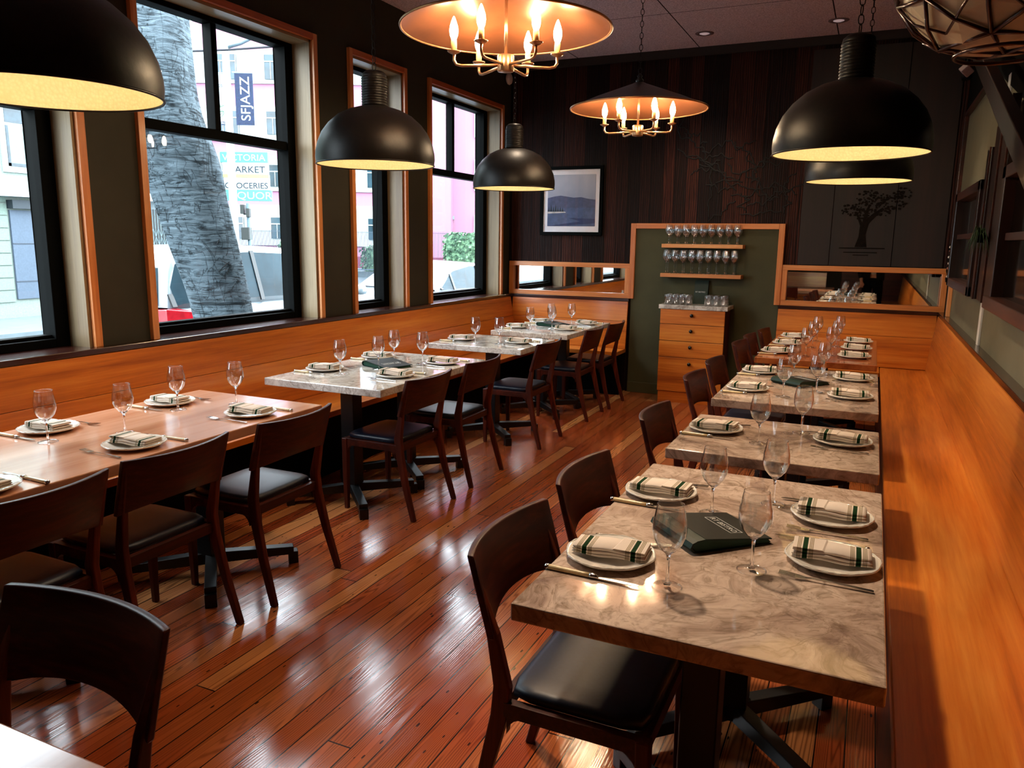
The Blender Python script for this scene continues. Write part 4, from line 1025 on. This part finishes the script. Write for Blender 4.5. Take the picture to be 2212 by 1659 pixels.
# parked cars
def make_car(name, label, X, Y0, L, prof, hw, group, rear=True, tail=True, suv=True):
    """prof: list of (s along length 0..1, z belt, z roof, half width scale); body built as smooth lofts"""
    t = thing(name, label, 'car', (X, Y0, GZ), 0, group)
    paint = om('white_car_paint', '#626c72', .25, coat=.6, var=.02); gl = MT['carglass']; dark = om('car_black_trim', '#06090c', .4)
    rs = []
    for s, zb, zr, ws in prof:
        y = s*L; w_ = hw*ws
        zlo = .28
        rs.append([(-w_*.92, y, zlo), (-w_, y, zlo+.15), (-w_*1.01, y, (zlo+zb)/2+.1), (-w_*.975, y, zb-.03), (-w_*.94, y, zb), (-w_*.5, y, zb+.02), (w_*.5, y, zb+.02), (w_*.94, y, zb), (w_*.975, y, zb-.03), (w_*1.01, y, (zlo+zb)/2+.1), (w_, y, zlo+.15), (w_*.92, y, zlo)])
    MB().rings(rs).build('body', paint, t, subsurf=1)
    gh = [(s, zb, zr, ws) for s, zb, zr, ws in prof if zr is not None]
    rs = []
    for s, zb, zr, ws in gh:
        y = s*L; wb = hw*ws*.93; q = min(1, max(0, (zr-zb)/.5)); wr = hw*ws*(.93-.17*q)
        rs.append([(-wb, y, zb-.02), (-(wb+wr)/2-.01, y, (zb+zr)/2), (-wr, y, zr-.06), (-wr*.85, y, zr-.01), (0, y, zr+.015), (wr*.85, y, zr-.01), (wr, y, zr-.06), ((wb+wr)/2+.01, y, (zb+zr)/2), (wb, y, zb-.02)])
    MB().rings(rs).build('roof_cabin', paint, t)
    # side glass, both sides, following the cabin with a small offset
    def side_pt(s, q):
        for (a, zb, zr, ws), (a2, zb2, zr2, ws2) in zip(gh, gh[1:]):
            if a <= s <= a2:
                u_ = (s-a)/(a2-a); zb_ = zb+(zb2-zb)*u_; zr_ = zr+(zr2-zr)*u_; w_ = hw*(ws+(ws2-ws)*u_)
                qq = min(1, max(0, (zr_-zb_)/.5)); wb = w_*.93; wr = w_*(.93-.17*qq); return (wb+(wr-wb)*q+.030+.0*math.sin(PI*q), s*L, zb_+.01+(zr_-.075-zb_)*q)
        return None
    s0, s1 = gh[0][0], gh[-1][0]
    cuts = [(s0+.02, s0+.40*(s1-s0)-.006), (s0+.40*(s1-s0)+.006, s0+.66*(s1-s0)-.006), (s0+.66*(s1-s0)+.006, s1-.02)] if suv else [(s0+.05, s0+.20*(s1-s0)), (s0+.22*(s1-s0), s0+.55*(s1-s0)-.006), (s0+.55*(s1-s0)+.01, s1-.03)]
    for sg in (1, -1):
        for a, b in cuts:
            N = 10; low = [side_pt(a+(b-a)*i/N, .06) for i in range(N+1)]; top = [side_pt(a+(b-a)*i/N, .97) for i in range(N+1)]
            v = [(sg*p[0], p[1], p[2]) for p in low+top]
            MB().add(v, [(i, i+1, N+2+i, N+1+i) for i in range(N)], smooth=True).build('side_window', om('car_tinted_window', '#1c2e36', .3, spec=.12, var=.4, scale=3), t)
    m = MB()
    for sg in (1, -1):
        for s in ([x for c_ in cuts for x in (c_[0]-.006 if c_ is cuts[0] else None,) if x]+[(cuts[0][1]+cuts[1][0])/2, (cuts[1][1]+cuts[2][0])/2]):
            p = side_pt(s, .0); q = side_pt(s, 1.)
            m.bar((sg*(p[0]+.002), p[1], p[2]), (sg*(q[0]+.002), q[1], q[2]), .06, .02, up=(1, 0, 0))
    m.build('pillars', dark, t)
    # rear face pieces (towards -y)
    wz = hw
    zb, zr = gh[0][1], gh[1][2]
    ya, yb_ = gh[0][0]*L, gh[1][0]*L
    if rear:
        MB().hexa([(-wz*.74, ya-.015, zb+.03), (wz*.74, ya-.015, zb+.03), (wz*.74, ya-.005, zb+.03), (-wz*.74, ya-.005, zb+.03), (-wz*.62, yb_-.03, zr-.09), (wz*.62, yb_-.03, zr-.09), (wz*.62, yb_-.02, zr-.08), (-wz*.62, yb_-.02, zr-.08)]).build('rear_window', om('car_tinted_window', '#1c2e36', .3), t)
    for sg in (1, -1):
        y0 = -.02; z0 = zb-.26
        tl = MB().rings([[(sg*(wz*.55), y0-.03, z0+.05), (sg*(wz*.55), y0-.03, z0+.24), (sg*(wz*.55), y0+.06, z0+.24), (sg*(wz*.55), y0+.06, z0+.05)],
                         [(sg*(wz*.96), y0+.02, z0), (sg*(wz*.95), y0+.02, z0+.26), (sg*(wz*.90), y0+.2, z0+.26), (sg*(wz*.92), y0+.2, z0)],
                         [(sg*(wz*1.02), y0+.36, z0+.14), (sg*(wz*1.0), y0+.36, z0+.22), (sg*(wz*.96), y0+.37, z0+.22), (sg*(wz*.98), y0+.37, z0+.14)]], smooth=False)
        o_ = tl.build('tail_light', om('red_tail_light', '#a00f1e', .15, coat=.8, var=.25, scale=14), t, bevel=.01)
        MB().box(min(sg*wz*.62, sg*wz*.9), max(sg*wz*.62, sg*wz*.9), y0-.03, y0, z0+.02, z0+.07).build('amber_lens', om('amber_lens', '#b06a20', .2, coat=.6), o_)
    pl_ = MB().box(-.17, .17, -.055, -.045, .62, .76).build('number_plate', om('plate_white', '#a0a8ac', .5), t)
    for wy_ in (.19, .80):
        for sg in (1, -1):
            m = MB(); m.lathe([(0, -.1), (.20, -.1), (.31, -.09), (.335, -.05), (.335, .05), (.31, .09), (.2, .1), (0, .1)], 28)
            o_ = m.build('wheel', om('tyre_rubber', '#08090a', .7), t); o_.rotation_euler = (0, PI/2, 0); o_.location = (sg*(hw-.09), wy_*L, .335)
            m = MB().lathe([(0, .0), (.2, .0), (.21, .012), (0, .03)], 20); q_ = m.build('hub_cap', om('alloy_grey', '#707880', .3, metal=.8), o_); q_.location = (0, 0, .095*sg); q_.rotation_euler = (0 if sg > 0 else PI, 0, 0)
    # mirror
    for sg in (1, -1):
        MB().lathe([(0, -.07), (.08, -.05), (.1, 0), (.07, .06), (0, .08)], 12, (sg*(hw+.06), gh[-2][0]*L, gh[-2][1]+.05)).build('wing_mirror', paint, t)
    return t
suvp = [(0, 1.02, None, .90), (.015, 1.08, 1.10, .95), (.05, 1.09, 1.58, .98), (.10, 1.09, 1.70, 1), (.30, 1.09, 1.735, 1), (.5, 1.08, 1.70, 1), (.62, 1.07, 1.52, 1), (.72, 1.07, 1.2, .99), (.76, 1.06, 1.08, .98), (.9, .98, None, .95), (.985, .80, None, .86), (1, .66, None, .76)]
make_car('parked_car', 'white sport utility car with red tail lamp parked behind the tree', -7.45, 5.72, 4.45, suvp, .93, 'white cars parked at the kerb')
sedp = [(0, .86, None, .88), (.02, .96, None, .95), (.12, 1.0, 1.02, .98), (.17, .99, 1.10, .99), (.27, .97, 1.36, 1), (.42, .95, 1.44, 1), (.55, .94, 1.41, 1), (.68, .93, 1.14, .99), (.745, .93, .95, .98), (.9, .84, None, .94), (.985, .70, None, .84), (1, .58, None, .74)]
s_ = make_car('parked_car', 'white saloon car parked farther along, seen through the two far windows', -7.35, 10.5, 4.7, sedp, .9, 'white cars parked at the kerb', suv=False)
text('9CTZ076', .085, om('plate_blue', '#101a50', .5), [c for c in s_.children if c.name.startswith('number_plate')][0], (0, -.0575, .69), (PI/2, 0, 0), sx=.85)

# far side of the street: cream house, shop with folding gate
fac = thing('cream_house', 'cream and grey house front with garage across the street at far left', 'building', (-16, 7.0, GZ))
def fb(nm, y0, y1, z0, z1, mat, d=0., parent=None, x=0.): return MB().box(-1.5 if d == 0 else x, .0+d+x, y0, y1, z0, z1).build(nm, mat, parent or fac)
cream = om('cream_siding', '#6c766e', .8); grey = om('grey_door', '#3e4a58', .7); lt = om('pale_trim', '#8a9494', .7)
MB().box(-8, 0, -14, 6.19, 0, 9).build('wall', cream, fac)
m = MB()
for k in range(9): m.box(0, .03, -12, 3.18, .45+k*.25, .45+k*.25+.225)
m.build('siding_boards', om('green_cream_boards', '#64746a', .8), fac)
g_ = MB().box(.0, .05, 3.22, 6.0, .5, 2.3).build('garage_door', grey, fac)
MB().box(.05, .06, 3.22, 6.0, 1.62, 1.64).box(.05, .06, 3.22, 6.0, .85, .87).build('door_groove', om('groove_dark', '#28303a'), g_)
MB().box(.0, .2, 3.2, 6.2, 2.33, 2.5).build('lintel', om('dark_lintel', '#20282e'), fac)
MB().box(.0, .35, -12, 6.2, 2.56, 2.66).build('cornice', lt, fac)
for y_ in (3.3, -.2):
    w_ = MB().box(.0, .05, y_-.1, y_+.85, 3.05, 5.0).build('window', lt, fac)
    MB().box(.05, .06, y_+.0, y_+.72, 4.02, 4.6).build('upper_pane', om('street_window_glass', '#1c2c34', .3, var=.5, scale=6), w_)
    MB().box(.05, .06, y_+.05, y_+.68, 3.22, 3.92).build('lower_pane', om('blind_pane', '#56706c', .4), w_)
    MB().box(.05, .065, y_+.0, y_+.05, 3.17, 3.96).box(.05, .065, y_+.0, y_+.72, 3.17, 3.23).build('pane_edge', om('street_window_glass', '#1c2c34'), w_)
shop = thing('corner_shop', 'narrow shop front with awning and dark folding gate left of the tree', 'building', (-16, 13.9, GZ))
MB().box(-8, 0, -.69, .75, 0, 9).build('wall', om('shop_wall', '#7e8a8e', .8), shop)
MB().box(0, .06, -.6, .6, .35, 2.45).build('shop_opening', om('shop_interior_dark', '#0a1216', .4), shop)
m = MB()
for k in range(16): m.box(.09, .105, -.6+k*.078, -.6+k*.078+.016, .35, 2.45)
for k in range(7):
    y_ = -.6+k*.156; m.bar((.11, y_, 1.6), (.11, y_+.156, 2.0), .012, .012, up=(1, 0, 0)); m.bar((.11, y_, 2.0), (.11, y_+.156, 1.6), .012, .012, up=(1, 0, 0))
m.build('folding_gate', om('gate_metal', '#5c6c72', .4, metal=.3), shop)
MB().hexa([(0, -.69, 2.7), (.5, -.69, 2.62), (.5, .75, 2.62), (0, .75, 2.7), (0, -.69, 3.1), (.5, -.69, 2.72), (.5, .75, 2.72), (0, .75, 3.1)]).build('awning', om('pale_awning', '#98a2a2', .8), shop)
MB().box(.0, .05, -.5, .3, 3.4, 4.5).build('window', om('street_window_glass', '#2c4048', .1), shop)

# frontal frame helper: things standing square to the view direction down the cross street
fh = Vector((-math.sin(YAW), math.cos(YAW), 0)); rh = Vector((math.cos(YAW), math.sin(YAW), 0))
def FR(s, d, z=0): return Vector((rh.x*s+fh.x*d, rh.y*s+fh.y*d, z))
def FB(s0, s1, d0, d1, z0, z1, m=None):
    m = m or MB()
    return m.hexa([FR(s0, d0, z0), FR(s1, d0, z0), FR(s1, d1, z0), FR(s0, d1, z0), FR(s0, d0, z1), FR(s1, d0, z1), FR(s1, d1, z1), FR(s0, d1, z1)])
D = 42
b = thing('pink_building', 'pink and white banded school building with metal windows across the junction', 'building')
pink = om('pink_render', '#8c5c72', .85, var=.04); pink2 = om('deep_pink_base', '#5c1f38', .85); whb = om('white_band', '#8c9392', .85, var=.03); blue = om('blue_window_glass', '#1c3038', .1, var=.5, scale=1.2)
FB(-16.567, -3.373, D, D+9, GZ, 15).build('wall', pink, b)
FB(-3.373, 3.438, D+1.5, D+10, GZ, 15).build('side_wing', om('pale_pink_render', '#8e6478', .85, var=.04), b)
FB(-16.567, -3.373, D-.05, D, GZ, 0.578).build('base_course', pink2, b)
for z1_, z0_ in ((5.554, 3.944), (8.201, 6.490), (10.943, 9.320), (3.226, 1.118)):
    FB(-16.567, -5.694, D-.12, D, z0_, z1_).build('white_band', whb, b)
for zt, zl in ((5.271, 4.182), (7.949, 6.816), (10.719, 9.524), (2.576, 1.484)):
    for k in range(5):
        x0 = -12.908+(k-2)*2.58
        w_ = FB(x0, x0+1.12, D-.2, D-.1, zl, zt).build('window', blue, b)
        m = MB(); FB(x0-.03, x0, D-.24, D-.2, zl, zt, m); FB(x0+1.09, x0+1.12, D-.24, D-.2, zl, zt, m); FB(x0+.62, x0+.70, D-.24, D-.2, zl, zt, m); FB(x0, x0+1.12, D-.24, D-.2, zt-.36, zt-.31, m); FB(x0+.3, x0+.33, D-.24, D-.2, zl, zt-.3, m)
        m.build('window_bars', whb, w_)
for z0_, z1_, s0_, s1_ in ((6.976, 8.957, -2.215, -1.550), (4.173, 5.839, -2.215, -1.295), (1.250, 2.883, -2.215, -1.295)):
    FB(s0_, s1_, D+1.4, D+1.5, z0_, z1_).build('white_panel', whb, b)
FB(-3.546, -3.299, D+1.1, D+1.5, 2.624, 2.817).build('security_camera', om('grey_cam', '#707878'), b)
struct(FB(-16.567, 3.438, D-4.5, D, GZ-.1, GZ+.25).build('sidewalk_corner', pave))
m = MB()
for k in range(230): s_ = -14.989+k*.075; FB(s_, s_+.018, 37.3, 37.32, GZ, 1.88, m)
FB(-14.989, 1.995, 37.28, 37.34, 1.816, 1.837, m); FB(-14.989, 1.995, 37.28, 37.34, .05, .1, m)
tag(m.build('iron_fence', om('fence_iron', '#2c3a48', .5)), 'tall thin iron railing fence before the pink building', 'fence')
def bush(name, label, s0, s1, d0, d1, z0, z1, n, group=None):
    m = MB(); R_ = random.Random(int(s0*100)+5)
    for i in range(n):
        s = R_.uniform(s0, s1); d = R_.uniform(d0, d1); z = R_.uniform(z0, z1)
        u_ = (2*(s-s0)/(s1-s0)-1); v_ = (2*(z-z0)/(z1-z0)-1)
        if abs(u_)**4+abs(v_)**6 > 1.0: continue
        c = FR(s, d, z); r_ = R_.uniform(.05, .10); a = Vector((R_.gauss(0, 1), R_.gauss(0, 1), R_.gauss(0, 1))).normalized(); bb = a.orthogonal().normalized(); cc = a.cross(bb)
        m.add([c+bb*r_, c+cc*r_*.6, c-bb*r_, c-cc*r_*.6], [(0, 1, 2, 3)])
    FB(s0+.25*(s1-s0)*.4, s1-.25*(s1-s0)*.4, d0+.15, d1-.1, z0, z1-.15, m)
    lf = NT(name+'_leaves', .7); lf.color(lf.ramp(lf.noise(scale=6, detail=4), [(.35, '#12281c'), (.5, '#34563c'), (.68, '#6c8c68')]))
    return tag(m.build(name, lf.mat, fix=False), label, 'hedge', group)
bush('clipped_bush', 'tall clipped leafy bush in front of the pink wall, far window', -3.23, -1.537, 35.3, 36.6, -.1, 1.869, 2600)
bush('low_hedge', 'low dark hedge behind railings seen through the narrow window', -7.41, -4.581, 37.6, 38.4, -.1, 1.225, 2200)
bush('low_hedge', 'low dark hedge behind railings at the right edge of the big window', -11.437, -9.804, 37.6, 38.4, -.1, 1.38, 1500)

# lamp post with banners
lp = thing('street_lamp', 'pale street lamp post carrying two banners behind the tree', 'street lamp', FR(-6.40, 18, GZ))
base = FR(-6.40, 18, 0)
MB().tube([(0, 0, 0), (0, 0, 6.05)], [.10, .075], 16).build('post', om('pale_post', '#96a4a4', .5), lp)
m = MB(); m.tube([(0, 0, 5.9), tuple(rh*.35+Vector((0, 0, 6.0))), tuple(rh*1.3+Vector((0, 0, 6.45)))], .035, 8); m.build('lamp_arm', om('dark_arm', '#3c4a52', .5), lp)
MB().tube([tuple(rh*1.2+Vector((0, 0, 6.42))), tuple(rh*1.75+Vector((0, 0, 6.6)))], [.05, .1], 10).build('lamp_head', om('dark_arm', '#3c4a52', .5), lp)
yw = YAW
def ban(nm, label, s0, s1, z0, z1, mat):
    c = base+rh*((s0+s1)/2); t = thing(nm, label, 'banner', (c.x, c.y, z0), YAW, 'banners on the lamp post')
    MB().box(-(s1-s0)/2, (s1-s0)/2, -.01, .01, 0, z1-z0).build('cloth', mat, t)
    MB().tube([(-(s1-s0)/2-.05, 0, z1-z0+.02), ((s1-s0)/2+.05, 0, z1-z0+.02)], .015, 6).build('arm', om('pale_post', '#96a4a4', .5), t); return t
zt_, zb_ = 5.12, 4.06
tb = ban('street_banner', 'dark navy banner with white upright lettering on the lamp post', .17, .57, 4.0, 5.10, om('navy_cloth', '#0c1c38', .8, var=.4, scale=30))
text('SFJAZZ', .30, om('white_print', '#b4b8b8', .7), tb, (.03, -.014, .56), (0, 0, 0), sx=1.0).rotation_euler = (Matrix.Rotation(PI/2, 4, 'X') @ Matrix.Rotation(PI/2, 4, 'Z')).to_euler()
tb = ban('street_banner', 'white banner with small dark print and green sketch lines on the lamp post', -.42, -.06, 4.0, 5.08, om('white_cloth', '#8e9696', .8, var=.03))
MB().box(-.2, .2, -.014, -.011, 0, .07).box(-.18, -.08, -.014, -.011, .92, 1.06).build('dark_print', om('navy_cloth', '#0c1c38', .8), tb)
text('2024-25', .085, om('navy_cloth', '#0c1c38'), tb, (0, -.014, .83), (PI/2, 0, 0))
text('SFJAZZ.ORG', .06, om('white_print', '#b4b8b8'), tb, (0, -.0155, .035), (PI/2, 0, 0))
m = MB(); R_ = random.Random(4)
m.tube([(-.13, -.014, .75), (-.11, -.014, .6), (-.09, -.014, .5)], .004, 4)
for k in range(7):
    cx_, cz_ = R_.uniform(-.06, .08), R_.uniform(.2, .42); r1, r2 = R_.uniform(.03, .11), R_.uniform(.03, .1)
    m.tube([(cx_+r1*math.cos(a), -.014, cz_+r2*math.sin(a+.4*k)) for a in [2*PI*q/16 for q in range(16)]], .0035, 4, loop=True)
m.build('sketch_lines', om('green_ink', '#1c6a40'), tb)
# market sign
d_ = 24
c = FR(-8.06, d_, 0); t = thing('market_sign', 'white and mint green hanging shop sign with MARKET and GROCERIES lettering', 'sign', (c.x, c.y, 2.604), YAW)
k_ = .01335
def zz(py): return (436-py)*k_
def xx(px): return (px-533)*.0137
mint = om('mint_board', '#4aa890', .7, var=.05); wh = om('white_board', '#939b9b', .7, var=.03); navy = om('navy_letters', '#101c28', .7)
def bd(nm, x0, x1, y0, y1, mat, dy=0): return MB().box(xx(x0), xx(x1), -.06-dy, .06, zz(y1), zz(y0)).build(nm, mat, t, bevel=.01)
o1 = bd('top_board', 476, 580, 328, 351, mint); bd('market_board', 480, 580, 351, 377, wh); bd('yellow_strip', 480, 581, 377, 384, om('olive_yellow', '#98985c', .7)); bd('groceries_board', 481, 581, 384, 411, wh); o2 = bd('bottom_board', 482, 585, 411, 435, mint)
text('VICTORIA', .26, om('white_print', '#b4b8b8'), t, (xx(528), -.068, zz(341)), (PI/2, 0, 0), sx=1.1)
text('OPEN 7 DAYS A WEEK', .09, om('grey_print', '#70807c'), t, (xx(530), -.068, zz(356)), (PI/2, 0, 0), sx=1.1)
text('MARKET', .27, navy, t, (xx(532), -.068, zz(367)), (PI/2, 0, 0), sx=1.12)
text('GROCERIES', .24, navy, t, (xx(531), -.068, zz(402)), (PI/2, 0, 0), sx=1.05)
text('LIQUOR', .3, om('white_print', '#b4b8b8'), t, (xx(538), -.068, zz(424)), (PI/2, 0, 0), sx=1.2)
MB().box(xx(486), xx(492), -.05, .05, -6-GZ+.3-.0, zz(435)).build('sign_post', om('pale_post', '#96a4a4'), t) if 0 else None
MB().box(xx(470), xx(476), -.04, .04, -(2.604-GZ), zz(330)).build('sign_post', om('pale_post', '#96a4a4'), t)
# signal
c = FR(-6.747, 20, GZ); t = thing('traffic_signal', 'dark traffic signal on thin post beside the market sign', 'traffic signal', c, YAW)
MB().tube([(0, 0, 0), (0, 0, 2.382-GZ)], .045, 10).build('post', om('signal_post', '#3c5058', .5), t)
MB().box(-.16, .04, -.12, .1, 1.472-GZ, 1.785-GZ).build('signal_box', om('signal_dark', '#08120e', .5), t, bevel=.01)
MB().box(-.17, -.08, -.1, .1, 2.119-GZ, 2.348-GZ).box(-.12, 0, -.02, .02, 2.096-GZ, 2.13-GZ).build('walk_box', om('signal_dark', '#08120e', .5), t, bevel=.01)
MB().box(-.035, .05, -.07, .07, 2.038-GZ, 2.256-GZ).build('push_box', om('signal_dark', '#08120e', .5), t, bevel=.01)
# cable
m = MB(); a = FR(-7.306, 17, 5.298+.0); b_ = FR(-4.705, 17, 5.461); m.tube([a+(a-b_)*3, a, (a+b_)/2-Vector((0, 0, .02)), b_, b_+(b_-a)*3], .022, 6)
tag(m.build('overhead_cable', om('cable_black', '#10121c')), 'dark overhead cable crossing the sky in the largest window', 'cable')
m = MB(); m.tube([(-4.6, 3.88, -.2), (-4.6, 3.86, 4.2)], .004, 6)
tag(m.build('dangling_string', om('cord_white', '#98a0a0')), 'thin white cord hanging outside in front of the tree', 'cord')
# ================================================================== PERSON SEEN IN THE RIGHT MIRROR
skin = plain('skin_tone', '#b07c60', .5, spec=.3, var=.06, scale=20); hairm = plain('dark_hair', '#120c08', .6, var=.3, scale=90)
coat_ = plain('dark_jacket_cloth', '#15100c', .85, spec=.1); shirt = plain('white_shirt_cloth', '#b8b0a6', .8); trou = plain('black_trouser_cloth', '#050506', .9, spec=.1)
pt = thing('person', 'person in dark open jacket and black trousers, standing, reflected in the right mirror', 'person', (.02, -.42, 0))
def skinmesh(name, nodes, edges, mat, root=0, sub=2):
    me = bpy.data.meshes.new(name); me.from_pydata([n[:3] for n in nodes], edges, []); me.materials.append(mat)
    o = bpy.data.objects.new(name, me); C.objects.link(o); o.parent = pt
    o.modifiers.new('skin', 'SKIN').use_smooth_shade = True
    me.skin_vertices or me.attributes
    lay = me.skin_vertices[0] if len(me.skin_vertices) else None
    if lay is None:
        bm_ = bmesh.new(); bm_.from_mesh(me); bm_.verts.layers.skin.verify(); bm_.to_mesh(me); bm_.free(); lay = me.skin_vertices[0]
    for i, n in enumerate(nodes):
        r = n[3] if hasattr(n[3], '__len__') else (n[3], n[3]); lay.data[i].radius = r
    lay.data[root].use_root = True
    sb = o.modifiers.new('subd', 'SUBSURF'); sb.levels = sub; sb.render_levels = sub
    return o
N = [(0, 0, .95, (.15, .11)), (0, .0, 1.10, (.135, .10)), (0, -.01, 1.28, (.15, .105)), (0, -.01, 1.40, (.12, .085)), (0, 0, 1.47, .055), (0, .01, 1.52, .052), (0, .02, 1.585, (.068, .082)), (0, .02, 1.66, (.07, .085)), (0, .01, 1.715, (.05, .06)),
     (.09, 0, .86, .088), (.10, .01, .50, .058), (.105, -.02, .10, .042), (.11, .09, .045, (.042, .03)),
     (-.09, 0, .86, .088), (-.10, .01, .50, .058), (-.105, -.02, .10, .042), (-.11, .09, .045, (.042, .03)),
     (-.18, -.01, 1.40, .056), (-.235, -.02, 1.13, .042), (-.20, .07, .91, .030), (-.19, .10, .85, (.036, .018)),
     (.18, -.01, 1.40, .056), (.24, .05, 1.15, .042), (.13, .26, 1.38, .030), (.08, .32, 1.46, (.036, .018))]
Ed = [(0, 1), (1, 2), (2, 3), (3, 4), (4, 5), (5, 6), (6, 7), (7, 8), (0, 9), (9, 10), (10, 11), (11, 12), (0, 13), (13, 14), (14, 15), (15, 16), (3, 17), (17, 18), (18, 19), (19, 20), (3, 21), (21, 22), (22, 23), (23, 24)]
def finger(base, pts, r):
    p = base
    for q in pts:
        N.append((*q, r)); Ed.append((p, len(N)-1)); p = len(N)-1
for k in range(4):
    x = -.215+k*.017; finger(20, [(x, .118-.003*abs(k-1), .815), (x, .126, .790-.004*abs(k-1)), (x+.002, .118, .768)], .0085)
finger(20, [(-.155, .118, .845), (-.15, .14, .82), (-.158, .146, .80)], .0095)
for k in range(4):
    z = 1.50-k*.017; finger(24, [(.065, .355, z), (.045, .372, z+.002), (.022, .374, z+.002)], .0085)
finger(24, [(.062, .328, 1.505), (.045, .345, 1.525), (.03, .36, 1.53)], .0095)
skinmesh('body', N, Ed, skin)
skinmesh('trousers', [(0, 0, .99, (.162, .125)), (0, 0, .92, (.168, .13)), (.092, 0, .84, .104), (.10, .01, .50, .082), (.105, -.02, .10, .074), (-.092, 0, .84, .104), (-.10, .01, .50, .082), (-.105, -.02, .10, .074)], [(0, 1), (1, 2), (2, 3), (3, 4), (1, 5), (5, 6), (6, 7)], trou)
skinmesh('shirt', [(0, .012, .96, (.150, .125)), (0, .012, 1.15, (.15, .118)), (0, .0, 1.33, (.155, .112)), (0, 0, 1.44, (.075, .065))], [(0, 1), (1, 2), (2, 3)], shirt)
m = MB()
for sg in (-1, 1):
    rs = []
    for z, rx, ry, gap in ((.88, .205, .155, .55), (1.0, .19, .145, .5), (1.15, .185, .14, .42), (1.30, .20, .14, .36), (1.40, .19, .125, .36), (1.46, .10, .085, .45)):
        outr = [(sg*rx*math.sin(a), -.0+ry*math.cos(a)-.005, z) for a in [gap*.5+(PI-gap*.5)*k/14 for k in range(15)]]
        innr = [(sg*(rx-.012)*math.sin(a), (ry-.012)*math.cos(a)-.005, z) for a in [gap*.5+(PI-gap*.5)*k/14 for k in range(15)][::-1]]
        rs.append(outr+innr)
    m.rings(rs)
m.build('jacket', coat_, pt, subsurf=1)
skinmesh('jacket_sleeve', [(-.15, -.01, 1.41, .07), (-.19, -.01, 1.37, .068), (-.24, -.02, 1.13, .058), (-.205, .065, .92, .045)], [(0, 1), (1, 2), (2, 3)], coat_)
skinmesh('jacket_sleeve', [(.15, -.01, 1.41, .07), (.19, -.01, 1.37, .068), (.245, .05, 1.15, .058), (.14, .25, 1.365, .045)], [(0, 1), (1, 2), (2, 3)], coat_)
for sg in (-1, 1):
    MB().rings([[(sg*.108+rx*math.cos(a), yc+.0, .0+max(.0, zc+rz*math.sin(a))) for a in [2*PI*k/12 for k in range(12)]] for yc, rx, zc, rz in ((-.09, .03, .045, .045), (-.05, .042, .06, .06), (.03, .045, .05, .05), (.11, .05, .035, .035), (.17, .035, .028, .028))]).build('shoe', trou, pt)
hr = MB(); hr.lathe([(.0, .095), (.045, .088), (.078, .055), (.088, .01), (.084, -.045), (.07, -.075), (.066, -.07)], 20, (0, .0, 1.665)); hr.build('hair', hairm, pt)
f = MB(); f.rings([[(.009*math.cos(a), .098, 1.635+.006*math.sin(a)) for a in [2*PI*k/8 for k in range(8)]], [(.013*math.cos(a), .118, 1.612+.008*math.sin(a)) for a in [2*PI*k/8 for k in range(8)]], [(.011*math.cos(a), .098, 1.600+.006*math.sin(a)) for a in [2*PI*k/8 for k in range(8)]]]); f.build('nose', skin, pt)
MB().lathe([(0, -.004), (.02, -.002), (.02, .002), (0, .004)], 12, (0, .096, 1.575)).build('mouth', plain('lip_colour', '#8a4a40', .5), pt)
for sg in (-1, 1):
    MB().lathe([(0, -.009), (.008, -.005), (.01, 0), (.008, .005), (0, .009)], 12, (sg*.03, .088, 1.64)).build('eye', MT['white'], pt)
    MB().lathe([(0, -.025), (.008, -.018), (.011, 0), (.008, .02), (0, .026)], 10, (sg*.075, .015, 1.625)).build('ear', skin, pt)
tag(MB().box(-.037, .037, -.020, -.012, H-.06, H+.09).build('mobile_phone', MT['black'], bevel=.002), 'black mobile phone held up by the person seen in the mirror', 'phone')
